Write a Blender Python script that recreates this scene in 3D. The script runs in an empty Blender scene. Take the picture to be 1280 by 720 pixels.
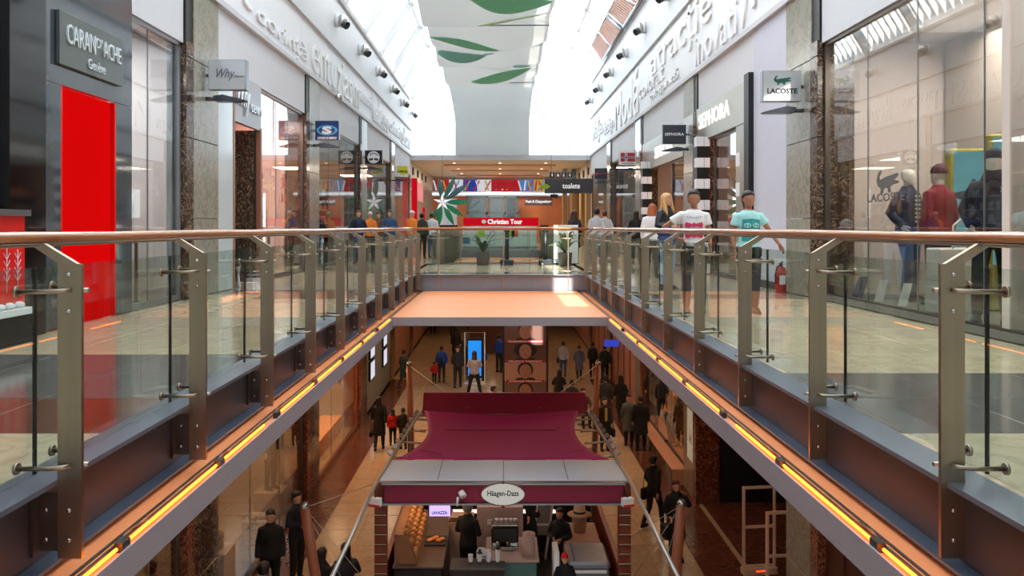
import bpy, bmesh, math, random
from mathutils import Vector, Matrix, Quaternion

# ------------------------------------------------------------------ camera, world, sun, exposure
scn = bpy.context.scene
EYE = 1.12
F = 1000.0
cam_data = bpy.data.cameras.new('camera')
cam = bpy.data.objects.new('camera', cam_data)
scn.collection.objects.link(cam)
cam.location = (0, 0, EYE)
cam.rotation_euler = (math.pi / 2, 0, 0)
cam_data.lens = 28.125
cam_data.sensor_width = 36
cam_data.shift_x = 15 / 1280
cam_data.shift_y = -77 / 1280
cam_data.clip_start = 0.05
cam_data.clip_end = 400
scn.camera = cam

world = bpy.data.worlds.new('world')
scn.world = world
world.use_nodes = True
wn = world.node_tree
bg = wn.nodes['Background']
bg.inputs[0].default_value = (0.86, 0.94, 1.0, 1)
bg.inputs[1].default_value = 4.6

sun_d = bpy.data.lights.new('sun', 'SUN')
sun_d.energy = 24.0
sun_d.angle = math.radians(0.35)
sun_d.color = (1.0, 0.93, 0.82)
sun = bpy.data.objects.new('sun', sun_d)
scn.collection.objects.link(sun)
sun.rotation_euler = Vector((0.0, 0.80, -0.60)).to_track_quat('-Z', 'Y').to_euler()

vs = scn.view_settings
vs.view_transform = 'Standard'
vs.look = 'None'
vs.gamma = 1
vs.use_curve_mapping = False
vs.exposure = 0.0

# ------------------------------------------------------------------ constants of the place
XL, XR = -4.87, 4.95          # shop fronts
ZL = -5.80                    # lower floor
TOPW = 3.94                   # top of shop windows
FRZ = 5.02                    # bottom of the lettered frieze
rnd = random.Random(7)
C = scn.collection


def X(px, d): return (px - 625) * d / F
def Z(py, d): return EYE + (283 - py) * d / F

# ------------------------------------------------------------------ materials
MATS = {}


def s2l(c):
    return tuple(((v / 12.92) if v <= 0.04045 else ((v + 0.055) / 1.055) ** 2.4) for v in c)


def pm(name, col, rough=0.5, metal=0.0, var=0.12, scale=6.0, bump=0.0, spec=0.5, coat=0.0, stretch=None):
    """procedural surface: colour (sRGB 0..255) varied by noise, optional fine relief"""
    if name in MATS: return MATS[name]
    m = bpy.data.materials.new(name); m.use_nodes = True
    nt = m.node_tree; N = nt.nodes; L = nt.links
    p = N['Principled BSDF']
    c = s2l([v / 255 for v in col])
    tc = N.new('ShaderNodeTexCoord'); mp = N.new('ShaderNodeMapping')
    L.new(tc.outputs['Object'], mp.inputs[0])
    if stretch: mp.inputs['Scale'].default_value = stretch
    nz = N.new('ShaderNodeTexNoise'); nz.inputs['Scale'].default_value = scale; nz.inputs['Detail'].default_value = 4
    L.new(mp.outputs[0], nz.inputs['Vector'])
    mx = N.new('ShaderNodeMix'); mx.data_type = 'RGBA'
    mx.inputs[6].default_value = (*[v * (1 - var) for v in c], 1)
    mx.inputs[7].default_value = (*[min(1, v * (1 + var)) for v in c], 1)
    L.new(nz.outputs['Fac'], mx.inputs[0]); L.new(mx.outputs[2], p.inputs['Base Color'])
    p.inputs['Roughness'].default_value = rough; p.inputs['Metallic'].default_value = metal
    p.inputs['Specular IOR Level'].default_value = spec
    if coat: p.inputs['Coat Weight'].default_value = coat; p.inputs['Coat Roughness'].default_value = 0.05
    if bump:
        b = N.new('ShaderNodeBump'); b.inputs['Strength'].default_value = bump; b.inputs['Distance'].default_value = 0.02
        L.new(nz.outputs['Fac'], b.inputs['Height']); L.new(b.outputs[0], p.inputs['Normal'])
    MATS[name] = m
    return m


def em(name, col, strength=1.0, noise=0.0, scale=3.0):
    if name in MATS: return MATS[name]
    m = bpy.data.materials.new(name); m.use_nodes = True
    nt = m.node_tree; N = nt.nodes; L = nt.links
    N.remove(N['Principled BSDF'])
    e = N.new('ShaderNodeEmission'); c = s2l([v / 255 for v in col])
    e.inputs[0].default_value = (*c, 1); e.inputs[1].default_value = strength
    if noise:
        nz = N.new('ShaderNodeTexNoise'); nz.inputs['Scale'].default_value = scale
        mx = N.new('ShaderNodeMix'); mx.data_type = 'RGBA'
        mx.inputs[6].default_value = (*[v * (1 - noise) for v in c], 1); mx.inputs[7].default_value = (*[min(1, v * (1 + noise)) for v in c], 1)
        L.new(nz.outputs['Fac'], mx.inputs[0]); L.new(mx.outputs[2], e.inputs[0])
    L.new(e.outputs[0], N['Material Output'].inputs[0])
    MATS[name] = m
    return m


def glassm(name, tint=(255, 255, 255), refl=0.06, gain=0.9, rough=0.0):
    """sheet glass: clear with Fresnel reflection"""
    if name in MATS: return MATS[name]
    m = bpy.data.materials.new(name); m.use_nodes = True
    nt = m.node_tree; N = nt.nodes; L = nt.links
    N.remove(N['Principled BSDF'])
    t = N.new('ShaderNodeBsdfTransparent'); t.inputs[0].default_value = (*s2l([v / 255 for v in tint]), 1)
    g = N.new('ShaderNodeBsdfGlossy'); g.inputs['Roughness'].default_value = rough
    fr = N.new('ShaderNodeLayerWeight'); fr.inputs[0].default_value = 0.5
    pw = N.new('ShaderNodeMath'); pw.operation = 'POWER'; pw.inputs[1].default_value = 3.0
    ma = N.new('ShaderNodeMath'); ma.operation = 'MULTIPLY_ADD'; ma.inputs[1].default_value = gain; ma.inputs[2].default_value = refl
    L.new(fr.outputs['Facing'], pw.inputs[0]); L.new(pw.outputs[0], ma.inputs[0])
    ms = N.new('ShaderNodeMixShader'); L.new(ma.outputs[0], ms.inputs[0]); L.new(t.outputs[0], ms.inputs[1]); L.new(g.outputs[0], ms.inputs[2])
    L.new(ms.outputs[0], N['Material Output'].inputs[0])
    MATS[name] = m
    return m


def marble(name, base, vein, rough=0.15, scale=1.4, dist=6.0, width=0.08, amount=0.8, coord='Object'):
    if name in MATS: return MATS[name]
    m = bpy.data.materials.new(name); m.use_nodes = True
    nt = m.node_tree; N = nt.nodes; L = nt.links
    p = N['Principled BSDF']; p.inputs['Roughness'].default_value = rough
    g = N.new('ShaderNodeNewGeometry')
    n1 = N.new('ShaderNodeTexNoise'); n1.inputs['Scale'].default_value = scale; n1.inputs['Detail'].default_value = 8; n1.inputs['Distortion'].default_value = dist * .2
    L.new(g.outputs['Position'], n1.inputs['Vector'])
    n2 = N.new('ShaderNodeTexNoise'); n2.inputs['Scale'].default_value = scale * 2.7; n2.inputs['Detail'].default_value = 10; n2.inputs['Distortion'].default_value = dist * .3
    L.new(g.outputs['Position'], n2.inputs['Vector'])
    r = N.new('ShaderNodeValToRGB')
    e = r.color_ramp.elements
    e[0].position = 0.5 - width; e[0].color = (0, 0, 0, 1); e[1].position = 0.5; e[1].color = (amount, amount, amount, 1)
    x = r.color_ramp.elements.new(0.5 + width); x.color = (0, 0, 0, 1)
    L.new(n2.outputs['Fac'], r.inputs[0])
    b = s2l([v / 255 for v in base]); v = s2l([q / 255 for q in vein])
    m1 = N.new('ShaderNodeMix'); m1.data_type = 'RGBA'
    m1.inputs[6].default_value = (*[q * .8 for q in b], 1); m1.inputs[7].default_value = (*[min(1, q * 1.15) for q in b], 1)
    L.new(n1.outputs['Fac'], m1.inputs[0])
    m2 = N.new('ShaderNodeMix'); m2.data_type = 'RGBA'; L.new(r.outputs[0], m2.inputs[0]); L.new(m1.outputs[2], m2.inputs[6]); m2.inputs[7].default_value = (*v, 1)
    L.new(m2.outputs[2], p.inputs['Base Color'])
    MATS[name] = m
    return m


WHITE = pm('painted_plaster', (205, 207, 212), 0.6, var=0.03)
WHITE2 = pm('white_board', (224, 226, 230), 0.45, var=0.03)
GREYB = pm('pale_grey_board', (196, 198, 202), 0.5, var=0.03)
STEEL = pm('brushed_steel', (164, 152, 134), 0.34, 1.0, var=0.12, scale=30, stretch=(1, 1, 0.02))
STEELD = pm('dark_steel', (84, 82, 80), 0.42, 0.7, var=0.1, scale=12)
BEAMC = pm('beam_paint', (46, 50, 56), 0.5, 0.0, var=0.1, scale=3)
FLANGE = pm('flange_paint', (92, 104, 124), 0.3, 0.5, var=0.06)
LEDGE = pm('ledge_paint', (104, 112, 124), 0.35, 0.4, var=0.05)
WOOD = pm('varnished_handrail_wood', (172, 108, 64), 0.22, var=0.3, scale=5, stretch=(20, 0.8, 20), coat=0.6)
BLACK = pm('black', (14, 14, 15), 0.4, var=0.1)
RUBBER = pm('black_rubber', (12, 14, 14), 0.6)
CHROME = pm('polished_steel', (190, 190, 186), 0.15, 1.0, var=0.05)
ALU = pm('aluminium', (150, 154, 160), 0.3, 0.9, var=0.05)
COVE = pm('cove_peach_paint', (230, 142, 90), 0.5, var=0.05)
FASC = pm('fascia_paint', (146, 136, 140), 0.5, var=0.04)
GLR = glassm('railing_glass', (240, 247, 243), 0.02, 0.45)
GLS = glassm('shop_glass', (236, 240, 240), 0.09, 0.6)
GLROOF = glassm('roof_glass', (242, 247, 250), 0.06, 0.6)
STONE = marble('light_stone', (150, 146, 132), (108, 98, 82), 0.18, 1.2, 5, 0.05, 0.6)
MARB = marble('brown_marble', (66, 50, 40), (176, 152, 128), 0.12, 1.6, 8, 0.03, 0.8)
FL_A = marble('floor_beige', (210, 188, 158), (168, 150, 124), 0.13, 0.9, 5, 0.06, 0.5)
FL_B = marble('floor_grey', (104, 96, 94), (130, 118, 110), 0.12, 1.2, 5, 0.06, 0.4)
FL_C = marble('floor_brown', (112, 66, 50), (140, 92, 70), 0.13, 1.2, 5, 0.05, 0.5)
FL_D = marble('lower_floor_beige', (190, 164, 132), (160, 130, 100), 0.16, 0.9, 5, 0.06, 0.5)
FL_E = marble('lower_floor_red', (96, 54, 42), (132, 86, 66), 0.16, 1.2, 5, 0.05, 0.5)

# ------------------------------------------------------------------ mesh building


class MB:
    def __init__(s): s.v = []; s.f = []; s.m = []; s.sm = []

    def add(s, vs, fs, mi=0, smooth=False):
        o = len(s.v); s.v += [tuple(v) for v in vs]
        for f in fs: s.f.append([i + o for i in f]); s.m.append(mi); s.sm.append(smooth)
        return s

    def box(s, x0, x1, y0, y1, z0, z1, mi=0):
        return s.add([(x0, y0, z0), (x1, y0, z0), (x1, y1, z0), (x0, y1, z0), (x0, y0, z1), (x1, y0, z1), (x1, y1, z1), (x0, y1, z1)],
                     [(0, 3, 2, 1), (4, 5, 6, 7), (0, 1, 5, 4), (1, 2, 6, 5), (2, 3, 7, 6), (3, 0, 4, 7)], mi)

    def bbox(s, x0, x1, y0, y1, z0, z1, b=0.01, mi=0):
        """box with chamfered vertical and horizontal edges"""
        bm = bmesh.new(); bmesh.ops.create_cube(bm, size=1)
        for v in bm.verts: v.co = Vector(((x0 + x1) / 2 + v.co.x * (x1 - x0), (y0 + y1) / 2 + v.co.y * (y1 - y0), (z0 + z1) / 2 + v.co.z * (z1 - z0)))
        bmesh.ops.bevel(bm, geom=bm.edges[:], offset=b, segments=1, affect='EDGES')
        bm.verts.index_update()
        s.add([v.co[:] for v in bm.verts], [[v.index for v in f.verts] for f in bm.faces], mi); bm.free()
        return s

    def prism(s, poly, axis, a, b, mi=0):
        """poly of 2-D points extruded along axis from a to b"""
        def P(p, t): return {'x': (t, p[0], p[1]), 'y': (p[0], t, p[1]), 'z': (p[0], p[1], t)}[axis]
        n = len(poly)
        return s.add([P(p, a) for p in poly] + [P(p, b) for p in poly],
                     [list(range(n))[::-1], list(range(n, 2 * n))] + [(i, (i + 1) % n, n + (i + 1) % n, n + i) for i in range(n)], mi)

    def tube(s, pts, r, n=8, mi=0, smooth=True):
        pts = [Vector(p) for p in pts]
        rs = r if isinstance(r, (list, tuple)) else [r] * len(pts)
        rings = []
        up = None
        for i, p in enumerate(pts):
            d = (pts[min(i + 1, len(pts) - 1)] - pts[max(i - 1, 0)]).normalized()
            if up is None: up = Vector((0, 0, 1)) if abs(d.z) < 0.9 else Vector((1, 0, 0))
            a = d.cross(up).normalized(); b = a.cross(d).normalized(); up = b
            rings.append([p + (a * math.cos(2 * math.pi * k / n) + b * math.sin(2 * math.pi * k / n)) * rs[i] for k in range(n)])
        vs = [v for ring in rings for v in ring]
        fs = []
        for i in range(len(pts) - 1):
            for k in range(n): fs.append((i * n + k, i * n + (k + 1) % n, (i + 1) * n + (k + 1) % n, (i + 1) * n + k))
        s.add(vs, fs, mi, smooth)
        o = len(s.v) - len(vs)
        s.f.append([o + k for k in range(n)][::-1]); s.m.append(mi); s.sm.append(False)
        s.f.append([o + (len(pts) - 1) * n + k for k in range(n)]); s.m.append(mi); s.sm.append(False)
        return s

    def lathe(s, prof, c=(0, 0, 0), n=14, mi=0, smooth=True):
        vs = []; k = len(prof)
        for r, z in prof:
            for j in range(n): a = 2 * math.pi * j / n; vs.append((c[0] + r * math.cos(a), c[1] + r * math.sin(a), c[2] + z))
        fs = [(i * n + j, i * n + (j + 1) % n, (i + 1) * n + (j + 1) % n, (i + 1) * n + j) for i in range(k - 1) for j in range(n)]
        s.add(vs, fs, mi, smooth); o = len(s.v) - len(vs)
        s.f.append([o + j for j in range(n)][::-1]); s.m.append(mi); s.sm.append(False)
        s.f.append([o + (k - 1) * n + j for j in range(n)]); s.m.append(mi); s.sm.append(False)
        return s

    def sph(s, c, r, n=10, m=7, mi=0, rot=None):
        if not isinstance(r, (tuple, list)): r = (r, r, r)
        vs = []; c = Vector(c)
        for i in range(m + 1):
            t = math.pi * i / m
            for j in range(n):
                a = 2 * math.pi * j / n
                q = Vector((r[0] * math.sin(t) * math.cos(a), r[1] * math.sin(t) * math.sin(a), r[2] * math.cos(t)))
                if rot: q = rot @ q
                vs.append(c + q)
        fs = [(i * n + j, (i + 1) * n + j, (i + 1) * n + (j + 1) % n, i * n + (j + 1) % n) for i in range(m) for j in range(n)]
        return s.add(vs, fs, mi, True)

    def ell(s, rings, n=12, mi=0):
        """loft through ellipses (cx,cy,cz,rx,ry) lying level, or with an explicit frame (c,a,b)"""
        vs = []
        for R in rings:
            if len(R) == 5:
                cx, cy, cz, rx, ry = R
                for k in range(n): t = 2 * math.pi * k / n; vs.append((cx + rx * math.cos(t), cy + ry * math.sin(t), cz))
            else:
                c, a, b = R
                for k in range(n): t = 2 * math.pi * k / n; vs.append(tuple(Vector(c) + Vector(a) * math.cos(t) + Vector(b) * math.sin(t)))
        m = len(rings)
        fs = [(i * n + j, i * n + (j + 1) % n, (i + 1) * n + (j + 1) % n, (i + 1) * n + j) for i in range(m - 1) for j in range(n)]
        s.add(vs, fs, mi, True); o = len(s.v) - len(vs)
        s.f.append([o + j for j in range(n)][::-1]); s.m.append(mi); s.sm.append(True)
        s.f.append([o + (m - 1) * n + j for j in range(n)]); s.m.append(mi); s.sm.append(True)
        return s

    def mesh(s, name):
        me = bpy.data.meshes.new(name); me.from_pydata(s.v, [], s.f); me.update()
        for p, mi, sm in zip(me.polygons, s.m, s.sm): p.material_index = mi; p.use_smooth = sm
        return me

    def build(s, name, mats, parent=None, loc=None, **kw):
        me = s.mesh(name)
        for m in (mats if isinstance(mats, (list, tuple)) else [mats]): me.materials.append(m)
        return link(name, me, parent, loc, **kw)


def tag(o, label=None, cat=None, group=None, kind=None):
    if label: o['label'] = label
    if cat: o['category'] = cat
    if group: o['group'] = group
    if kind: o['kind'] = kind
    return o


def link(name, me, parent=None, loc=None, rot=None, label=None, cat=None, group=None, kind=None):
    o = bpy.data.objects.new(name, me); C.objects.link(o)
    if parent is not None: o.parent = parent
    if loc is not None: o.location = loc
    if rot is not None: o.rotation_euler = rot
    return tag(o, label, cat, group, kind)


def thing(name, label, cat, loc=(0, 0, 0), rz=0, group=None, kind=None, s=1):
    o = link(name, None, None, loc, (0, 0, rz), label, cat, group, kind)
    o.scale = (s, s, s); o.empty_display_size = 0.1
    return o


def struct(name, label=None): return link(name, None, kind='structure', label=label)


def kids(o): return [c for c in bpy.data.objects if c.parent == o]


def copy_tree(o, loc=None, rz=None, parent=None, label=None):
    c = o.copy(); C.objects.link(c); c.parent = parent
    if loc is not None: c.location = loc
    if rz is not None: c.rotation_euler = (0, 0, rz)
    if label: c['label'] = label
    for ch in o.children: copy_tree(ch, parent=c)
    return c


dg = bpy.context.evaluated_depsgraph_get


def text_mesh(s, w=None, h=None, ext=0.004, bold=0.0, shear=0.0):
    cu = bpy.data.curves.new('lettering', 'FONT'); cu.body = s; cu.size = 1; cu.extrude = 0.5; cu.resolution_u = 2
    cu.offset = bold; cu.shear = shear
    ob = bpy.data.objects.new('lettering', cu); C.objects.link(ob)
    d = dg(); me = bpy.data.meshes.new_from_object(ob.evaluated_get(d)); C.objects.unlink(ob); bpy.data.objects.remove(ob)
    xs = [v.co.x for v in me.vertices]; ys = [v.co.y for v in me.vertices]
    x0, x1, y0, y1 = min(xs), max(xs), min(ys), max(ys)
    sx = (w / (x1 - x0)) if w else None; sy = (h / (y1 - y0)) if h else None
    sx = sx or sy; sy = sy or sx
    for v in me.vertices:
        v.co.x = (v.co.x - (x0 + x1) / 2) * sx; v.co.y = (v.co.y - (y0 + y1) / 2) * sy; v.co.z = v.co.z * 2 * ext
    return me


ROT = {'front': Matrix(((1, 0, 0), (0, 0, -1), (0, 1, 0))), 'left': Matrix(((0, 0, 1), (1, 0, 0), (0, 1, 0))), 'right': Matrix(((0, 0, -1), (-1, 0, 0), (0, 1, 0)))}


def text(s, c, w, h, face, mat, parent, name='lettering', ext=0.004, bold=0.0, shear=0.0):
    me = text_mesh(s, w, h, ext, bold, shear); me.materials.clear(); me.materials.append(mat)
    me.transform(ROT[face].to_4x4()); me.transform(Matrix.Translation(c))
    return link(name, me, parent)


def area(loc, sx, sy, power, col, rot=(0, 0, 0), name='area_light'):
    l = bpy.data.lights.new(name, 'AREA'); l.shape = 'RECTANGLE'; l.size = sx; l.size_y = sy; l.energy = power; l.color = col
    o = bpy.data.objects.new(name, l); C.objects.link(o); o.location = loc; o.rotation_euler = rot
    return o
# ------------------------------------------------------------------ lamps of the lower level (ceiling downlights) and the shops
WARM = (1.0, 0.62, 0.36)
for y in (8, 13.5, 19, 25, 31, 38, 46):
    for x in (-3.6, 3.7):
        area((x, y, -0.70), 0.5, 1.2, 32, WARM)
for y in (24, 31, 39, 48):
    area((0.0, y, -0.70), 1.5, 0.6, 36, WARM)
# ------------------------------------------------------------------ floors
POST0, STEP, NP = 3.5, 1.478, 11
Y1 = 18.6                      # near atrium ends at the cross bridge
Y2, Y3 = 24.3, 36.5            # second opening
YE = 43.5                      # header where the roof light ends

floor = struct('floor', 'glossy beige stone floor of the upper gallery with grey bands')
m = MB()
for sx, e in ((-1, XL - 3.0), (1, XR + 3.0)):
    a, b = sorted((sx * 2.06, e)); m.box(a, b, -1.5, 62, -0.30, -0.012)
m.box(-2.06, 2.06, Y1, Y2, -0.30, -0.012); m.box(-2.06, 2.06, Y3 + 2, 62, -0.30, -0.012)
m.build('slab', FL_A, floor)
tile = MB().bbox(-0.4425, 0.4425, -0.4425, 0.4425, -0.012, 0.0, 0.004).mesh('floor_tile')
tms = []
for mt in (FL_A, FL_B, FL_C):
    t = tile.copy(); t.materials.append(mt); tms.append(t)


def band(u, v, side):
    """pattern of grey and red-brown bands in the gallery floor"""
    k = (v + (0.9 if side > 0 else 0)) % 7.5
    if abs(u) > 4.5: return 2
    if 5.6 < k < 6.9: return 1
    if side < 0 and 4.7 < k < 5.6 and u > -3.6: return 2
    return 0


for side in (-1, 1):
    for i in range(3):
        for j in range(24):
            u = side * (2.53 + 0.89 * i); v = 3.0 + 0.89 * j
            if side * u > 4.6: continue
            link('floor_tile', tms[band(u, v, side)], floor, (u, v, 0))
for i in range(5):
    for j in range(6):
        link('floor_tile', tms[1 if j in (0, 5) else 0], floor, (-1.78 + 0.89 * i, Y1 + 0.55 + 0.89 * j, 0))

lfloor = struct('floor.001', 'warm beige stone floor of the lower level with red brown borders')
MB().box(XL - 3, XR + 3, 0, 70, ZL - 0.3, ZL - 0.015).build('slab', FL_D, lfloor)
tms2 = []
for mt in (FL_D, FL_E):
    t = tile.copy(); t.materials.append(mt); tms2.append(t)
for i in range(-5, 6):
    for j in range(28):
        v = 11.5 + 0.9 * j
        k = 1 if (abs(i) == 5 or (abs(i) == 2) and v < 24 or (i in (-1, 0, 1) and 22 < v < 30 and j % 5)) else 0
        if abs(i) < 2 and v < 20: continue
        link('floor_tile', tms2[k], lfloor, (i * 0.9, v, ZL))

# ------------------------------------------------------------------ gallery edges: beam, flange, cove, fascia, light tubes
TUBE = em('warm_fluorescent', (255, 124, 28), 11.0)


def edge(s, yA, yB, n):
    t = struct('trim_%d' % n, 'steel edge beam of the gallery with a peach light cove below')

    def bx(a, b, z0, z1, mat, nm, y0=yA, y1=yB):
        x0, x1 = sorted((s * a, s * b)); MB().box(x0, x1, y0, y1, z0, z1).build(nm, mat, t)
    bx(1.95, 2.16, -0.02, 0.004, LEDGE, 'top_flange')
    bx(2.03, 2.06, -0.35, -0.02, BEAMC, 'web')
    bx(1.945, 2.06, -0.365, -0.35, FLANGE, 'bottom_flange')
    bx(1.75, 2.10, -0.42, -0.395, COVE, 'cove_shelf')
    bx(1.738, 1.750, -0.54, -0.384, FASC, 'fascia')
    bx(1.81, 1.822, -0.395, -0.383, STEELD, 'conduit')
    bx(1.845, 1.857, -0.395, -0.385, STEELD, 'conduit')
    return t


for s, n in ((-1, 1), (1, 2)):
    edge(s, -1.5, Y1, n)
    lt = thing('cove_light', 'glowing orange tube light running along the cove below the %s gallery rail' % ('left' if s < 0 else 'right'), 'light', (s * 1.770, 2.5, -0.395))
    y = 0.0; k = 0
    while y + 2.5 < 12.9:
        if True:
            MB().tube([(0, y, 0.024), (0, y + (0.90 if k % 4 == 2 else 1.19), 0.024)], 0.0075, 8).build('tube', TUBE, lt)
            b = MB().box(-0.02, 0.02, y - 0.09, y - 0.01, 0, 0.045); b.tube([(0.01 * s, y - 0.05, 0.04), (0.05 * s, y + 0.1, 0.03), (0.04 * s, y + 0.3, 0.01)], 0.006, 5)
            b.build('socket', STEELD, lt)
        y += 1.30; k += 1
# lamps of these tubes light the cove along its whole length
t = struct('trim_3', 'cross bridge edge with grey steel beam and broad peach shelf')
m = MB(); m.box(-1.96, 1.96, Y1 - 0.12, Y1 + 0.1, -0.02, 0.004); m.build('top_flange', LEDGE, t)
MB().box(-2.03, 2.03, Y1 - 0.05, Y1 - 0.02, -0.36, -0.02).build('web', pm('bridge_grey', (128, 134, 146), 0.4, 0.3), t)
MB().box(-1.96, 1.96, Y1 - 0.1, Y1 + 0.03, -0.372, -0.355).build('bottom_flange', FLANGE, t)
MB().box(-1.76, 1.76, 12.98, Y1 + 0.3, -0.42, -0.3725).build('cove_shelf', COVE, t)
MB().box(-1.762, 1.762, 12.94, 12.98, -0.49, -0.350).build('fascia', FASC, t)
for s, n in ((-1, 4), (1, 5)): edge(s, Y2, Y3 + 2, n)
t = struct('trim_6', 'far cross bridge edge with grey beam')
MB().box(-2.03, 2.03, Y3 + 1.95, Y3 + 1.98, -0.36, 0).build('web', MATS['bridge_grey'], t)
MB().box(-1.96, 1.96, Y2 + .01, Y2 + 0.05, -0.36, 0).build('web', MATS['bridge_grey'], t)
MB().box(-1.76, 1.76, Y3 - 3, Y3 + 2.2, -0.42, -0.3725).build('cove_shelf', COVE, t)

lc = struct('ceiling.001', 'white soffit over the lower level')
m = MB()
for sx, e in ((-1, XL - 3.0), (1, XR + 3.0)):
    a, b = sorted((sx * 1.752, e)); m.box(a, b, -1.5, 62, -0.535, -0.47)
m.box(-1.74, 1.74, 12.985, Y2 + 3, -0.485, -0.43); m.box(-1.74, 1.74, Y3 - 3, 62, -0.485, -0.43)
m.build('soffit', WHITE, lc)

# ------------------------------------------------------------------ glass railings
BOLT = MB().lathe([(0.011, 0), (0.011, 0.004), (0.006, 0.009)], n=8).mesh('bolt'); BOLT.materials.append(CHROME)
BOLT.transform(Matrix.Rotation(math.pi / 2, 4, 'X'))


def make_post(s):
    """s=+1: gallery side towards +x.  origin: on the inner face, at floor level"""
    e = link('post', None)
    p = MB().prism([(0, -0.33), (s * 0.105, -0.33), (s * 0.105, 0.965), (0, 0.955)], 'y', -0.010, 0.010)
    b = p.build('upright', STEEL, e)
    a = MB().prism([(s * 0.015, 0.955), (s * 0.105, 0.962), (s * 0.215, 1.036), (s * 0.165, 1.046)], 'y', -0.013, 0.013)
    a.build('rail_arm', STEEL, e)
    q = MB().box(*sorted((s * 0.10, s * 0.20)), 0.0, 0.012, -0.30, -0.045); q.box(*sorted((s * 0.188, s * 0.20)), -0.05, 0.012, -0.31, -0.045)
    q.build('bracket', STEELD, e)
    for (bx, bz) in ((0.055, 0.91), (0.055, 0.75), (0.055, -0.12), (0.055, -0.25)):
        link('bolt', BOLT, e, (s * bx, -0.010, bz))
    for (bx, bz) in ((0.16, -0.12), (0.16, -0.25)): link('bolt', BOLT, e, (s * bx, 0.0, bz))
    for z in (0.84, 0.075):
        c = MB(); gx = s * 0.255
        c.tube([(s * 0.045, -0.012, z + 0.004), (s * 0.075, -0.035, z), (s * 0.12, -0.045, z - 0.002), (gx, -0.045, z - 0.003)], 0.011, 8)
        c.tube([(gx, -0.045, z - 0.003), (gx + s * 0.012, -0.045, z - 0.003)], 0.026, 12)
        c.tube([(-s * 0.02, 0.015, z), (s * 0.10, 0.03, z), (s * 0.15, 0.23, z), (gx, 0.23, z)], 0.010, 8)
        c.tube([(gx, 0.23, z), (gx + s * 0.012, 0.23, z)], 0.026, 12)
        c.build('glass_clamp', STEEL, e)
    return e


def railing(x, s, y0, n, label, first=None):
    """x inner face of posts; s = side of gallery; n posts"""
    r = thing('railing', label, 'railing', (x, y0, 0))
    p0 = first or make_post(s); p0.parent = r; p0.location = (0, 0, 0)
    for k in range(1, n): copy_tree(p0, (0, k * STEP, 0), parent=r)
    gx = s * 0.262
    g = MB().box(*sorted((gx, gx + s * 0.012)), 0.012, STEP - 0.012, 0.006, 0.935).mesh('glass_panel'); g.materials.append(GLR)
    sl = MB().box(*sorted((gx - s * .002, gx + s * 0.014)), -0.005, 0.005, 0.006, 0.93).mesh('seal'); sl.materials.append(RUBBER)
    for k in range(-2 if y0 < 5 else 0, n):
        link('glass_panel', g, r, (0, 0.10 + k * STEP, 0)); link('seal', sl, r, (0, 0.10 + k * STEP, 0))
    L0 = -3.2 if y0 < 5 else 0; L1 = (n - 1) * STEP + 0.35
    pts = [(s * 0.19, L0 + (L1 - L0) * i / 24, 1.072 + 0.0025 * math.sin(i * 2.1)) for i in range(25)]
    MB().tube(pts, 0.025, 12).build('handrail', WOOD, r)
    MB().tube([(s * 0.19, L0, 1.040), (s * 0.19, L1, 1.040)], 0.010, 8).build('rail_bar', STEEL, r)
    return r


railing(-1.826, -1, POST0, NP, 'glass railing with wooden handrail and steel posts on the left gallery edge')
railing(1.924, 1, POST0, NP, 'glass railing with wooden handrail and steel posts on the right gallery edge')
railing(-1.83, -1, Y2 + 0.2, 9, 'distant glass railing of the second opening, left side, beyond the potted plant')
railing(1.86, 1, Y2 + 0.2, 9, 'distant glass railing of the second opening, right side, beyond the white pillar')


def cross_railing(y, label, xs, a_=-2.0, b_=2.05):
    r = thing('railing', label, 'railing', (0, y, 0))
    for x in xs:
        e = link('post', None, r, (x, 0, 0))
        MB().box(-0.012, 0.012, -0.09, 0.02, -0.33, 0.96).build('upright', STEEL, e)
        MB().box(-0.09, 0.09, -0.02, 0.0, -0.31, -0.05).build('bracket', STEELD, e)
        MB().prism([(-0.09, 0.955), (0.02, 0.955), (0.16, 1.035), (0.11, 1.045)], 'x', -0.012, 0.012).build('rail_arm', STEEL, e)
        for z in (0.84, 0.075):
            c = MB(); c.tube([(-0.22, 0.10, z), (-0.12, 0.03, z), (0.12, 0.03, z), (0.22, 0.10, z)], 0.011, 6); c.build('glass_clamp', STEEL, e)
        for z in (-0.1, -0.25):
            for bx in (-0.06, 0.06): link('bolt', BOLT, e, (bx, -0.02, z))
    xx = [a_] + list(xs) + [b_]
    for a, b in zip(xx[:-1], xx[1:]):
        MB().box(a + 0.02, b - 0.02, 0.10, 0.112, 0.006, 0.935).build('glass_panel', GLR, r)
    MB().tube([(a_ - .02, 0.13, 1.072), (b_ + .03, 0.13, 1.072)], 0.025, 10).build('handrail', WOOD, r)
    MB().tube([(a_ - .02, 0.13, 1.04), (b_ + .03, 0.13, 1.04)], 0.010, 8).build('rail_bar', STEEL, r)
    return r


cross_railing(Y1, 'glass railing across the near edge of the bridge', (-1.42, 0.08, 1.58))
cross_railing(Y2 + 0.1, 'glass railing across the far edge of the bridge behind the potted plants', (-1.2, -0.3, 0.9), -1.72, 1.72)

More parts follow.
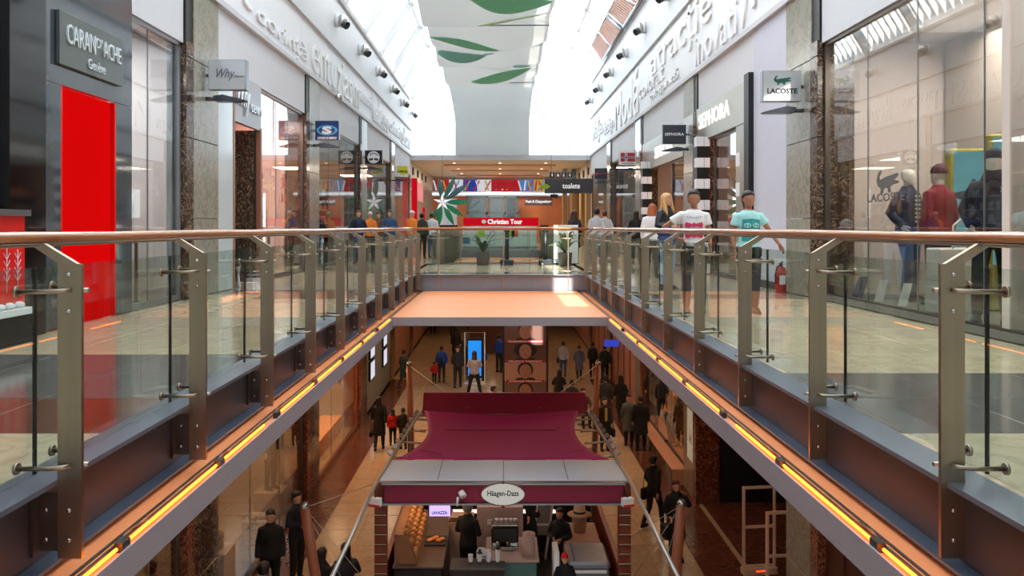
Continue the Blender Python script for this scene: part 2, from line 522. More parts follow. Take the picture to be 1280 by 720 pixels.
# ------------------------------------------------------------------ upper walls
PIL = [(4.9, 6.2), (12.3, 13.7), (19.95, 21.35), (27.6, 29.0), (35.3, 36.7)]
wall = {}
for s, xw, nm in ((-1, XL, 'wall_left'), (1, XR, 'wall_right')):
    w = struct(nm, 'upper gallery side wall with stone pillars, white fascia and raised lettering on the frieze')
    wall[s] = w
    zt = 6.32 if s < 0 else 6.95      # frieze top
    zb = 7.98 if s < 0 else 8.86      # band top

    def bx(a, b, y0, y1, z0, z1, mat, nm2, w=w, xw=xw, s=s):
        x0, x1 = sorted((xw + s * a, xw + s * b)); return MB().box(x0, x1, y0, y1, z0, z1).build(nm2, mat, w)
    for (a, b) in PIL:                 # stone clad pillars with joints
        e = link('pillar', None, w)
        x0, x1 = sorted((xw - s * 0.05, xw + s * 0.5))
        MB().box(min(x0, x1) + 0.02, max(x0, x1) - 0.02, a + 0.02, b - 0.02, 0, FRZ - 0.1).build('core', BLACK, e)
        for k, z in enumerate((0, 1.25, 2.5, 3.75)):
            zz = min(z + 1.242, FRZ - 0.1)
            MB().bbox(x0, x1, a + 0.3, b, z + 0.004, zz, 0.004).build('stone_panel', STONE, e)
            MB().bbox(x0 - (0.02 if s > 0 else -0.0), x1, a, a + 0.295, z + 0.004, min(zz, TOPW + .05) if k == 3 else zz, 0.004).build('stone_panel', MARB, e)
    edges_ = [-1.5] + [v for p in PIL for v in p] + [YE]
    for i in range(0, len(edges_), 2):
        a, b = edges_[i], edges_[i + 1]
        if b > a: bx(0.0, 0.35, a, b, TOPW, FRZ, WHITE, 'fascia_board')
    bx(-0.10, 0.3, -1.5, YE, FRZ - 0.10, FRZ, GREYB, 'frieze_sill')
    bx(0.02, 0.3, -1.5, YE, FRZ, zt, WHITE, 'frieze_back')
    y = -1.5; k = 0
    while y < YE - 0.2:                # frieze panels with narrow shadow joints
        bx(-0.015, 0.02, y, min(y + 2.985, YE), FRZ + 0.02, zt - 0.03, WHITE2, 'frieze_panel'); y += 3.0
    bx(-0.10, 0.3, -1.5, YE, zt - 0.03, zt + 0.07, GREYB, 'frieze_cap')
    bx(0.05, 0.3, -1.5, YE, zt + 0.07, zb, GREYB, 'spotlight_band')
    bx(-0.02, 0.3, -1.5, YE, zb, zb + 0.08, WHITE, 'band_cap')
    # back wall of the shops
    x0, x1 = sorted((xw + s * 2.95, xw + s * 3.05))
    MB().box(x0, x1, -1.5, 60, ZL, TOPW + .2).build('wall_shop', pm('shop_back_%d' % (s + 1), (186, 170, 162), 0.6, var=.12, scale=.8), kind='structure')
    # lower level wall above the fronts is hidden by the soffit

# raised frieze lettering
LET = pm('letter_white', (232, 234, 236), 0.4, var=0.02)
for txt_, y0, y1, z0, z1 in (('artist', 10.5, 15.6, 5.3, 6.2), ('dorință', 15.9, 20.0, 5.1, 5.62), ('entuziasm', 20.6, 27.4, 5.12, 6.15),
                             ('accesorii', 27.5, 30.0, 5.5, 5.95), ('Reducere', 30.4, 34.5, 5.12, 6.2), ('fashion', 30.5, 33, 5.15, 5.5), ('cadouri', 35, 38.5, 5.3, 5.9), ('culoare', 39, 43, 5.2, 6.1)):
    text(txt_, (XL + 0.035, (y0 + y1) / 2, (z0 + z1) / 2), y1 - y0, z1 - z0, 'left', LET, wall[-1], ext=0.03, bold=-0.004)
for txt_, y0, y1, z0, z1 in (('Inimă', 9.8, 15.6, 5.35, 6.8), ('inovativ', 15.9, 20.1, 5.12, 5.85), ('atracție', 18.6, 26.0, 5.65, 6.85), ('elegantă', 22.0, 26.2, 5.15, 5.5),
                             ('colorat', 24.0, 28.2, 5.55, 6.1), ('Modă', 28.4, 34.0, 5.15, 6.75), ('design', 34.5, 38.0, 5.2, 6.0), ('viața', 38.5, 42.5, 5.3, 6.6)):
    text(txt_, (XR - 0.035, (y0 + y1) / 2, (z0 + z1) / 2), y1 - y0, z1 - z0, 'right', LET, wall[1], ext=0.03, bold=-0.004)

# round spotlights on the bands
for s, xw, z, y0 in ((-1, XL, 7.29, 20.0), (1, XR, 7.95, 19.6)):
    sp = None
    for k in range(7):
        y = y0 + 4.0 * k - 0.05 * k
        lab = 'steel globe spotlight in the row on the %s upper wall' % ('left' if s < 0 else 'right')
        if sp is None:
            sp = thing('spotlight', lab, 'spotlight', (xw - s * 0.02, y, z), group=lab + 's')
            MB().tube([(s * .07, 0, 0), (-s * .05, 0, 0)], 0.2, 14).build('mounting_ring', WHITE2, sp)
            MB().sph((-s * .14, -.03, -.03), (.17, .2, .2), 14, 9).build('housing', CHROME, sp)
            MB().tube([(-s * .2, -.08, -.12), (-s * .3, -.13, -.2)], [0.13, 0.12], 14).build('lens', pm('lens_dark', (70, 74, 78), .1, .5), sp)
        else: copy_tree(sp, (xw - s * 0.02, y, z))
# security camera ball below the frieze on the left
sc = thing('security_camera', 'white dome security camera hanging below the left frieze', 'camera', (XL + .15, 22.4, 4.93))
MB().tube([(0, 0, 0), (.2, 0, 0), (.2, 0, -.12)], .02, 8).build('arm', WHITE2, sc)
MB().sph((.2, 0, -.2), .11, 12, 8).build('dome', CHROME, sc)

# ------------------------------------------------------------------ far header, far ceiling, end wall
hw = struct('wall_back', 'end of the shopping gallery with white header')
MB().box(XL, -2.2, YE, YE + .4, 4.72, 5.0).build('header', WHITE, hw)
MB().box(-2.2, XR, YE, YE + .4, 4.72, 5.0).build('header', WHITE, hw)
WALLT = pm('gable_white', (236, 240, 244), .5, var=.02)
gp = MB().box(0, 1.19, 0, .02, 0, 5.9).mesh('pane'); gp.materials.append(GLROOF)
gl = struct('window_1', 'glazed end gable below the roof')
for k in range(8):
    link('pane', gp, gl, (XL + .05 + 1.225 * k, YE + .2, 5.02))
    MB().box(XL + 1.225 * k, XL + 1.225 * k + .05, YE + .15, YE + .25, 5.0, 11).build('frame', WHITE2, gl)
CEILF = pm('far_ceiling_cream', (206, 196, 176), .5, var=.04)
fc = struct('ceiling.002', 'cream dropped ceiling over the far end of the gallery')
MB().box(XL, XR, YE + .4, 62, 4.72, 4.9).build('ceiling_board', CEILF, fc)
for k, (y, w) in enumerate(((46.5, 6.5), (51, 6.2), (56, 6))):
    MB().box(-w / 2, w / 2, y, y + 2.2, 4.64, 4.74).build('coffer', pm('coffer_orange', (214, 168, 124), .4), fc)
for k in range(3):
    for y in (45.4, 50, 54.5):
        MB().tube([(-2.6 + 2.6 * k, y, 4.73), (-2.6 + 2.6 * k, y, 4.70)], .08, 12).build('ceiling_lamp', em('lamp_face', (255, 236, 205), 3), fc)
for s, xw in ((-1, XL), (1, XR)):
    MB().box(*sorted((xw, xw + s * .3)), YE, 62, 3.7, 4.72).build('side_board', CEILF, fc)
    for k in range(4):
        y = 44.6 + 2.5 * k
        MB().tube([(xw + s * .05, y, 4.2), (xw - s * .08, y, 4.2)], .22, 12).build('round_grille', STEELD, fc)
for (x, y) in ((-2.5, 48), (2.5, 48), (0, 55)): area((x, y, 4.6), 2, 2, 220, (1, .88, .74))

# ------------------------------------------------------------------ roof
rf = struct('ceiling', 'glazed white skylight roof over the gallery')
prof = [(XL, 8.06), (-3.6, 10.1), (-2.2, 11.2), (2.3, 11.2), (3.9, 10.9), (XR, 10.65)]
RIB = pm('roof_white_steel', (226, 228, 230), .4, var=.03)
for k in range(13):
    y = -1.5 + 3.75 * k
    r = MB()
    pts = prof
    for a, b in zip(pts[:-1], pts[1:]):
        dx, dz = b[0] - a[0], b[1] - a[1]; L_ = math.hypot(dx, dz); nx, nz = -dz / L_ * .14, dx / L_ * .14
        r.prism([(a[0] - nx, a[1] - nz), (b[0] - nx, b[1] - nz), (b[0] + nx, b[1] + nz), (a[0] + nx, a[1] + nz)], 'y', y - .07, y + .07)
    r.build('rib', RIB, rf)
for p_ in prof:
    MB().tube([(p_[0], -1.5, p_[1]), (p_[0], YE + .3, p_[1])], .09, 6, smooth=False).build('purlin', RIB, rf)
for k in range(12):
    y0 = -1.5 + 3.75 * k + .08
    for a, b in zip(prof[:-1], prof[1:]):
        for h in range(2):
            ya = y0 + 1.84 * h
            MB().add([(a[0], ya, a[1] + .05), (b[0], ya, b[1] + .05), (b[0], ya + 1.74, b[1] + .05), (a[0], ya + 1.74, a[1] + .05)], [(0, 1, 2, 3)]).build('pane', GLROOF, rf)
# added bars over the panes, shaped to keep direct sun out
def roof_z(x):
    for a, b in zip(prof[:-1], prof[1:]):
        if a[0] <= x <= b[0]: return a[1] + (b[1] - a[1]) * (x - a[0]) / (b[0] - a[0])


bl = MB()                              # upright blades added to block the sun, slot left open for a sun patch
xs_ = [p_[0] for p_ in prof[:4]] + [1.25]; xs2 = [1.66, 2.3, 3.9, XR]
for g_ in (xs_, xs2):
    g_ = [v for v in g_ if v != 2.3 or g_ is xs2]
    bl.prism([(v, roof_z(v) + .16) for v in g_] + [(v, roof_z(v) + .54) for v in g_[::-1]], 'y', 0, .02)
blm = bl.mesh('added_sun_blade'); blm.materials.append(pm('blade_white', (240, 240, 240), .5, var=.02))
for k in range(94): link('added_sun_blade', blm, rf, (0, -1.6 + .48 * k, 0))
# glazed strip and brown louvres above the right hand band
for k in range(15):
    ya = -1.5 + 3 * k
    MB().box(XR + .1, XR + .12, ya + .02, ya + 2.98, 8.94, 10.6).build('pane', GLROOF, rf)
LOUV = pm('louvre_terracotta', (150, 92, 66), .5, var=.15, scale=3)
for q, y0 in enumerate((18.9, 25.3, 31.8)):
    e = thing('roof_louvre', ['brown slatted louvre above the right wall, mostly above the frame', 'nearer brown slatted louvre panel high above the right wall', 'farther brown slatted louvre panel high above the right wall'][q], 'louvre', (XR - .12, y0, 8.94))
    sh = lambda u, v: (u * 6.0 + v * 4.3, v * 1.68)
    for k in range(22):
        u = (k + .1) / 22; w_ = .032
        m = MB().prism([sh(u, .02), sh(u + w_, .02), sh(u + w_, .98), sh(u, .98)], 'x', -.02, .02); m.build('slat', LOUV, e)
    for (a, b) in (((0, 0), (1, 0)), ((1, 0), (1, 1)), ((1, 1), (0, 1)), ((0, 1), (0, 0)), ((.5, 0), (.5, 1))):
        pa, pb = sh(*a), sh(*b)
        MB().tube([(0, pa[0], pa[1]), (0, pb[0], pb[1])], .06, 6).build('frame', ALU, e)

# ------------------------------------------------------------------ long fabric banner with printed leaves
FAB = None


def fabric():
    m = bpy.data.materials.new('white_fabric'); m.use_nodes = True
    nt = m.node_tree; N = nt.nodes; L = nt.links; N.remove(N['Principled BSDF'])
    d = N.new('ShaderNodeBsdfDiffuse'); t = N.new('ShaderNodeBsdfTranslucent'); mx = N.new('ShaderNodeMixShader'); mx.inputs[0].default_value = .36
    nz = N.new('ShaderNodeTexNoise'); nz.inputs['Scale'].default_value = 2
    r = N.new('ShaderNodeMix'); r.data_type = 'RGBA'; r.inputs[6].default_value = (.36, .36, .35, 1); r.inputs[7].default_value = (.44, .44, .42, 1)
    L.new(nz.outputs['Fac'], r.inputs[0]); L.new(r.outputs[2], d.inputs[0]); L.new(r.outputs[2], t.inputs[0])
    L.new(d.outputs[0], mx.inputs[1]); L.new(t.outputs[0], mx.inputs[2]); L.new(mx.outputs[0], N['Material Output'].inputs[0])
    return m


FAB = fabric()
bn = thing('fabric_banner', 'long white fabric banner with green leaf shapes hanging under the roof', 'banner', (0, 0, 0))


def bz(u, v):
    """banner surface: u across 0..1, v along metres"""
    x = -2.75 + 4.55 * u
    if v < 24:
        sag = .35 * abs(math.sin(math.pi * (v + .6 * u * 2) / 4.0)) ; y = 18 + v
        return (x, y, 8.75 - sag - .25 * math.sin(math.pi * u) + .12 * math.sin(u * 5 + v))
    w = v - 24
    a = min(1, w / 2.0)
    y = 42 + min(w, 1.2); z = 8.6 - (w ** 1.6) * .7 if w < 1.2 else 8.6 - .94 - (w - 1.2)
    xx = x * (1 - .12 * a)
    return (xx, y + .06 * math.sin(u * 9), max(z, 4.75))


nu, nv = 24, 110; L_ = 27.9
m = MB(); vs_ = [bz(i / nu, L_ * j / nv) for j in range(nv + 1) for i in range(nu + 1)]
fs_ = [(j * (nu + 1) + i, j * (nu + 1) + i + 1, (j + 1) * (nu + 1) + i + 1, (j + 1) * (nu + 1) + i) for j in range(nv) for i in range(nu)]
m.add(vs_, fs_, 0, True); m.build('cloth', FAB, bn)
GR = [pm('leaf_print_green', (110, 190, 148), .7, var=.1), pm('leaf_print_olive', (176, 206, 140), .7, var=.1), pm('leaf_print_teal', (112, 180, 168), .7, var=.1)]
# (v centre, u start, u end, half width in metres, slant, colour)
for (vc, ua, ub, hw_, sl, ci) in ((7.6, .30, .98, .7, .9, 0), (9.7, .46, .92, .62, .5, 1), (13.3, .0, .60, .42, .3, 0), (15.6, .02, .55, .95, -1.2, 2), (18.0, .72, .95, .5, .6, 2), (20.0, .3, .92, .5, -1.8, 0)):
    m = MB(); n = 20; vs_ = []
    for i in range(n + 1):
        t = i / n; u = ua + (ub - ua) * t; h = hw_ * math.sin(math.pi * (t * .96 + .02)) ** .8
        for q in range(5):
            v = vc + sl * (t - .5) - h + 2 * h * q / 4
            p_ = bz(u, v); vs_.append((p_[0], p_[1], p_[2] - .06))
    m.add(vs_, [(i * 5 + q, (i + 1) * 5 + q, (i + 1) * 5 + q + 1, i * 5 + q + 1) for i in range(n) for q in range(4)], 0, True)
    m.build('leaf_print', GR[ci], bn)
for v in (3.4, 7.4, 11.4, 15.4, 19.4, 23.4):
    m = MB()
    pa, pb = bz(0, v), bz(1, v); m.tube([pa, pb], .02, 6)
    m.tube([pa, (pa[0], pa[1], 11.1)], .008, 4); m.tube([pb, (pb[0], pb[1], 11.1)], .008, 4); m.build('support_wire', STEELD, bn)
# ------------------------------------------------------------------ closing the shell around the shops
sh = struct('wall_front', 'walls closing the gallery at both ends')
MB().box(-8, 8.2, -1.8, -1.55, ZL, 12).build('end_wall', WHITE, sh)
MB().box(-8, 8.2, 62, 62.2, ZL, 5).build('end_wall', pm('far_wall', (150, 120, 96), .6, var=.3, scale=.5), sh)
MB().box(-8, XL - .3, YE + .3, 62, 4.2, 5.2).box(XR + .3, 8.2, YE + .3, 62, 4.2, 5.2).build('end_wall', WHITE, sh)
SHOPC = pm('shop_ceiling', (196, 186, 178), .6, var=.04)
for s, xw in ((-1, XL), (1, XR)):
    x0, x1 = sorted((xw + s * .3, xw + s * 3.05))
    MB().box(x0, x1, -1.5, 62, TOPW + .02, TOPW + .1).build('ceiling', SHOPC, kind='structure')
    MB().box(*sorted((xw + s * .3, xw + s * .5)), -1.5, YE, TOPW + .02, 12).build('upper_shell', WHITE, wall[s])
    for y in (-1.5, 7.85, 12.4, 20.5, 28.2, 35.9, 43.5):
        MB().box(*sorted((xw + s * .05, xw + s * 3.0)), y, y + .12, 0, TOPW + .05).build('wall_partition', pm('partition_pale', (206, 192, 184), .6, var=.05), kind='structure')
        MB().box(*sorted((xw + s * .05, xw + s * 3.0)), y, y + .12, ZL, -.6).build('wall_partition', MATS['partition_pale'], kind='structure')

# shop lamps (upper)
for x, y, p, c in ((-6.3, 10.3, 190, (1, .88, .84)), (-5.9, 17.8, 380, (1, .68, .60)), (-6.3, 24.5, 120, (1, .85, .7)), (-6.3, 32, 120, (1, .9, .8)), (-6.3, 40, 120, (1, .8, .6)),
                   (6.2, 10, 170, (1, .88, .78)), (6.2, 7.4, 120, (1, .88, .78)), (6.4, 17.5, 90, (1, .6, .45)), (6.4, 24.5, 90, (1, .6, .4)), (6.4, 32, 110, (1, .85, .7)), (6.4, 40, 110, (1, .8, .6))):
    area((x, y, 3.85), 1.2, 2.5, p, c)

FRM = pm('window_frame_bronze', (92, 84, 78), .3, .6, var=.06)
FRL = pm('window_frame_grey', (150, 154, 158), .3, .7, var=.05)
wcount = [1]
JOINT = pm('silicone_joint', (120, 122, 122), .5)


def shop_window(s, y0, y1, joints, z0=0.05, z1=TOPW, off=.06, frame=FRM, label=None, glass=GLS, door=None):
    wcount[0] += 1
    w = struct('window_%d' % wcount[0], label or 'tall shop window glass')
    xw = (XL if s < 0 else XR) + s * off
    ys = [y0 + .05] + list(joints) + [y1 - .05]
    for a, b in zip(ys[:-1], ys[1:]):
        MB().box(*sorted((xw, xw + s * .012)), a + .004, b - .004, z0 + .03, z1 - .05).build('pane', glass, w)
        if b < ys[-1]: MB().box(*sorted((xw - s * .003, xw + s * .015)), b - .004, b + .004, z0 + .03, z1 - .05).build('joint', JOINT, w)
    for (a, b, c, d) in ((y0, y1, z1 - .06, z1), (y0, y1, z0 - .05, z0 + .03)):
        MB().box(*sorted((xw - s * .03, xw + s * .05)), a, b, c, d).build('frame', frame, w)
    for a in (y0, y1 - .06):
        MB().box(*sorted((xw - s * .03, xw + s * .05)), a, a + .06, z0, z1).build('frame', frame, w)
    return w


# --- left A: dark shop with red display, black column, glossy dark shop front with red panel
GLOSS = pm('glossy_slate_panel', (74, 84, 90), 0.06, 0.25, var=.04, spec=.8, coat=.5)
GLOSSD = pm('glossy_black_panel', (16, 18, 20), 0.07, var=.1, spec=.8)
RED = pm('lacquer_red', (214, 10, 12), 0.28, var=.05, coat=.3)
REDE = em('backlit_red', (232, 8, 10), 0.85, .12, .6)
shop_window(-1, 2.5, 7.85, (5.2,), glass=glassm('dark_shop_glass', (120, 128, 130), .15, .7), label='dark shop window at the left edge of the picture')
MB().box(XL - .1, XL + .12, 7.75, 8.37, 0, FRZ - .1).build('column_cladding', GLOSSD, wall[-1])
e = thing('display_stand', 'red display stand with white tree drawings and grey top at the left edge', 'display stand', (XL + .22, 7.45, 0))
MB().box(-.2, .1, -.5, .33, .0, .28).build('plinth', BLACK, e)
MB().box(-.2, .13, -.52, .35, .28, .34).build('shelf', WHITE2, e)
MB().box(-.2, .04, -.5, .31, .34, 1.22).build('red_panel', RED, e)
MB().box(-.22, .08, -.52, .35, 1.22, 1.28).build('top', ALU, e)
m = MB()
for k in range(4):
    yy = -.32 + .17 * k; m.tube([(.045, yy, .5), (.045, yy, .95 - .05 * (k % 2))], .004, 4)
    for q in range(4): m.tube([(.045, yy - .05, .66 + .07 * q), (.045, yy, .6 + .07 * q), (.045, yy + .05, .66 + .07 * q)], .003, 4)
m.build('white_drawing', WHITE2, e)
m = MB()
for k in range(5): m.sph((.05, -.4 + .15 * k, .37), (.05, .06, .035), 8, 5)
m.build('small_white_boxes', WHITE2, e)
f1 = struct('wall_left.001', 'glossy slate grey shop front with a tall red panel')
for (a, b, z0, z1, mt, nm) in ((8.37, 8.80, 0, 2.68, GLOSS, 'cladding'), (10.06, 10.5, 0, 2.68, GLOSS, 'cladding'), (8.37, 10.5, 2.68, 5.0, GLOSS, 'cladding')):
    MB().box(XL - .05, XL + .04, a + .003, b - .003, z0, z1 - .006).build(nm, mt, f1)
MB().box(XL - .5, XL - .02, 8.80, 10.06, 0, 2.67).build('red_panel', REDE, f1)
MB().box(XL - .5, XL + .04, 8.80, 8.83, 0, 2.67).box(XL - .5, XL + .04, 10.03, 10.06, 0, 2.67).build('reveal', RED, f1)
sg = thing('shop_sign', 'grey brushed shop sign plate with raised pale lettering above the red panel', 'sign', (XL + .045, 9.41, 3.18))
MB().bbox(0, .05, -.73, .73, -.29, .30, .006).build('plate', pm('sign_plate_grey', (104, 112, 108), .25, .5, var=.05), sg)
SL = pm('letter_silver', (214, 222, 226), .25, .3, var=.03)
text("CARAN", (.058, -.30, .07), .62, .22, 'left', SL, sg, ext=.012, bold=.0)
text("D'", (.058, .10, .11), .13, .12, 'left', SL, sg, ext=.012, bold=.0)
text("ACHE", (.058, .42, .07), .44, .20, 'left', SL, sg, ext=.012, bold=.0)
text("Genève", (.058, .05, -.17), .40, .12, 'left', SL, sg, ext=.008, bold=.0)
# --- left C: window with display table
shop_window(-1, 10.5, 12.28, (11.2,), frame=FRL, label='shop window between the red panel and the first stone pillar')
tb = thing('display_table', 'glass topped display table with small framed cards behind the first left window', 'table', (-5.75, 11.4, 0))
MB().bbox(-.45, .45, -.35, .35, .95, .99, .005).build('tabletop', pm('table_beige', (190, 176, 160), .3), tb)
for a in (-1, 1):
    for b in (-1, 1): MB().box(a * .42 - .02, a * .42 + .02, b * .32 - .02, b * .32 + .02, 0, .95).build('leg', STEELD, tb)
MB().box(-.4, .4, -.3, .3, 1.0, 1.5).build('glass_case', GLR, tb)
for i, (nm, lab, x, y, mt) in enumerate((('price_card', 'small white card leaning on the left display table', -5.95, 11.3, WHITE2), ('flower_vase', 'small pink flower in a vase on the left display table', -5.6, 11.45, pm('pink', (214, 120, 140), .5)))):
    e = thing(nm, lab, 'card' if i == 0 else 'vase', (x, y, 1.001))
    if i == 0: MB().prism([(-.08, 0), (.08, 0), (.08, .26), (-.08, .26)], 'y', -.01, .01).build('card', mt, e); MB().prism([(0, 0), (.1, 0), (0, .2)], 'x', -.005, .005).build('stay', mt, e)
    else: MB().lathe([(.03, 0), (.04, .05), (.02, .1), (.025, .12)]).build('vase', WHITE2, e); MB().sph((0, 0, .18), .05).tube([(0, 0, .05), (0, 0, .15)], .006, 5).build('flower', mt, e)
MB().box(-5.6, -5.0, 12.0, 12.4, 0, TOPW).build('wall_shop', WHITE, kind='structure')
# --- left D: denim shop
f2 = struct('wall_left.002', 'denim shop front with grey sign panel, marble entrance and large window')
MB().box(XL - .05, XL + .03, 13.72, 14.55, 0, 3.9).build('glass_board', pm('pale_blue_board', (196, 206, 208), .12, var=.05), f2)
MB().box(XL - .05, XL + .03, 14.56, 16.2, 3.05, TOPW).build('sign_board', pm('sign_board_grey', (150, 148, 150), .3, .3, var=.04), f2)
MB().box(XL - 1.5, XL - .9, 14.56, 16.2, 0, 3.05).build('marble_wall', MARB, f2)
MB().box(XL - .9, XL - .1, 16.1, 16.2, 0, 3.05).build('marble_return', MARB, f2)
MB().box(XL - .05, XL + .04, 14.5, 14.6, 0, 3.9).box(XL - .05, XL + .04, 16.14, 16.24, 0, 3.1).build('frame', pm('copper_frame', (160, 112, 92), .4, .3), f2)
text("Why", (XL + .05, 15.05, 3.52), .75, .62, 'left', SL, f2, ext=.02, shear=.45)
text("DENIM", (XL + .05, 15.82, 3.42), .62, .16, 'left', SL, f2, ext=.015, bold=.01)
text("SALE", (XL - .3, 19.2, 2.15), .6, .26, 'left', pm('sale_red', (180, 40, 40), .5), f2, ext=.003)
text("30-50%", (XL - .3, 19.2, 1.8), .6, .2, 'left', MATS['sale_red'], f2, ext=.003)
shop_window(-1, 16.2, 19.95, (17.6, 18.6), frame=FRM, label='denim shop window with pinkish interior')
MB().box(-6.9, -6.8, 13.8, 20.4, 0, TOPW).build('wall_shop', pm('salmon_wall', (206, 120, 108), .6, var=.2, scale=.7), kind='structure')
ch = thing('armchair', 'low chair with black seat and white crossed legs in the denim shop entrance', 'chair', (-5.2, 15.0, 0), .4)
m = MB(); m.bbox(-.3, .3, -.3, .3, .38, .48, .02); m.build('seat', BLACK, ch); MB().bbox(-.3, .3, .26, .32, .5, .9, .02).build('backrest', BLACK, ch)
for a in (-1, 1):
    MB().tube([(a * .28, -.28, 0), (a * .28, .28, .4)], .02, 6).tube([(a * .28, .28, 0), (a * .28, -.28, .4)], .02, 6).build('leg', WHITE2, ch)
lp = thing('floor_lamp', 'dark round shaded lamp standing in the denim shop entrance', 'lamp', (-5.5, 14.2, 0))
MB().lathe([(.16, 0), (.16, .02), (.02, .04), (.015, 1.5)]).build('stand', STEELD, lp); MB().lathe([(.24, 1.5), (.26, 1.52), (.26, 1.85), (.24, 1.87)], n=20).build('lamp_shade', pm('lamp_shade_brown', (70, 50, 44), .6), lp)
tb = copy_tree(tb, (-5.6, 17.6, 0), 0, label='display table with glass case inside the denim shop window')
for k in range(5):
    e = thing('garment', ['white', 'pale pink', 'blue', 'red', 'grey'][k] + ' garment hanging on the rail in the denim shop', 'clothes', (-6.3 - .1 * (k % 2), 16.9 + .5 * k, 1.0))
    MB().ell([(0, 0, 0, .06, .24), (0, 0, .3, .06, .2), (0, 0, .6, .06, .2), (0, 0, .72, .04, .07)], 10).build('cloth', pm('garment_%d' % k, [(220, 216, 214), (220, 170, 170), (70, 90, 150), (190, 50, 50), (130, 130, 134)][k], .8), e)
    MB().tube([(0, 0, .70), (0, 0, .84)], .01, 5).build('hook', CHROME, e)
r_ = thing('clothes_rail', 'steel clothes rail inside the denim shop', 'rail', (-6.35, 17.9, 0))
MB().tube([(0, -1.3, 0), (0, -1.3, 1.84), (0, 1.3, 1.84), (0, 1.3, 0)], .018, 6).build('frame', CHROME, r_)
# --- left E, F, G
shop_window(-1, 21.4, 27.55, (23, 24.6, 26.1), frame=FRM, label='shoe shop window beyond the second stone pillar')
shop_window(-1, 29.05, 35.25, (30.6, 32.2, 33.8), frame=FRM, label='shop window beyond the third stone pillar')
shop_window(-1, 36.75, 43.4, (38.5, 40.2, 41.8), frame=FRM, label='last shop window on the left gallery')
SHELF = pm('shelf_dark', (66, 62, 66), .5)


def shelf_unit(x, y, s, cols, label, n=5, w=2.2, z0=0.0):
    e = thing('shelf_unit', label, 'shelves', (x, y, z0))
    MB().box(-.02, .02, -w / 2, w / 2, 0, 2.4).build('back_panel', SHELF, e)
    for a in (-1, 1): MB().box(*sorted((0, -s * .35)), a * w / 2 - .02, a * w / 2 + .02, 0, 2.4).build('side_panel', SHELF, e)
    for k in range(n):
        z = .3 + k * .45
        MB().box(*sorted((0, -s * .35)), -w / 2, w / 2, z, z + .03).build('shelf', WHITE2, e)
        m = MB()
        q = int(w / .22)
        for j in range(q):
            h = rnd.uniform(.12, .28); yy = -w / 2 + .08 + j * .22
            m.bbox(-s * .2 - .06, -s * .2 + .06, yy, yy + .14, z + .03, z + .03 + h, .01, rnd.randrange(len(cols)))
        m.build('goods', cols, e, kind='stuff')
    return e


CW = [pm('goods_red', (180, 34, 30), .5), pm('goods_dark', (40, 40, 46), .5), pm('goods_white', (222, 220, 216), .5), pm('goods_grey', (130, 132, 138), .5)]
CO = [pm('goods_orange', (214, 108, 50), .4), MATS['goods_red'], MATS['goods_white']]
shelf_unit(-6.2, 23.5, -1, CW, 'wall shelves of shoes in the shop beyond the second left pillar')
shelf_unit(-6.2, 26.2, -1, CW, 'second wall shelves of shoes, next to the third left pillar')
shelf_unit(-6.4, 31, -1, CW, 'goods shelves in the shop under the tree emblem sign')
shelf_unit(-6.4, 33.6, -1, CW, 'goods shelves in the shop under the yellow sign')
shelf_unit(-6.4, 40, -1, CO, 'goods shelves in the last shop on the left gallery')
shelf_unit(6.5, 23.2, 1, CO, 'dark cosmetics shelves behind the second striped column')
shelf_unit(6.5, 25.8, 1, CO, 'farther cosmetics shelves behind the blonde woman')
shelf_unit(6.5, 31, 1, CW, 'goods shelves under the flag sign')
shelf_unit(6.5, 33.6, 1, CW, 'goods shelves beyond the flag sign')
shelf_unit(6.5, 40, 1, CO, 'goods shelves in the last shop on the right gallery')

# --- right: window with mannequins
BEIGEW = pm('window_back_beige', (176, 164, 154), .55, var=.06, scale=1)
w = shop_window(1, 2.5, 12.3, (6.2, 7.6, 8.28, 9.6, 10.9), label='large clothes shop window on the right with mannequins', z0=.08)
MB().box(XR + .0, XR + 1.9, 2.5, 12.3, 0, .08).build('floor_window', pm('platform_grey', (120, 116, 110), .5), kind='structure')
MB().box(XR + 1.9, XR + 2.0, 2.5, 12.3, 0, TOPW).build('wall_window', BEIGEW, kind='structure')
GRN = pm('emblem_green', (24, 96, 84), .5); DK = pm('emblem_dark', (84, 84, 82), .5)
CROC = [(-.50, .60), (-.76, .46), (-.92, .15), (-.78, -.10), (-.52, -.20), (-.56, -.42), (-.36, -.42), (-.28, -.22), (.08, -.20), (.10, -.40), (.32, -.40), (.28, -.16), (.55, -.08), (.96, -.04), (.98, .05), (.60, .10), (.97, .28), (.90, .38), (.50, .33), (.28, .30), (0, .28), (-.40, .20), (-.62, .16), (-.66, .32), (-.46, .48)]


def croc(c, w, face, mat, parent, ext=.003):
    m = MB().prism([(x * w / 2, z * w / 2) for x, z in CROC], 'y', -ext, ext)
    me = m.mesh('crocodile_emblem'); me.materials.append(mat)
    if face == 'right': me.transform(Matrix.Rotation(-math.pi / 2, 4, 'Z'))
    if face == 'left': me.transform(Matrix.Rotation(math.pi / 2, 4, 'Z'))
    me.transform(Matrix.Translation(c)); return link('crocodile_emblem', me, parent)


text('LACOSTE', (XR + .058, 10.4, 1.50), 1.0, .11, 'right', DK, w, ext=.002, bold=.02)
croc((XR + .056, 10.35, 1.68), .62, 'right', DK, w)
text('LACOSTE', (XR + 1.88, 9.8, 2.62), .62, .10, 'right', DK, w, ext=.004, bold=.02)
croc((XR + 1.88, 9.8, 2.8), .4, 'right', DK, w)
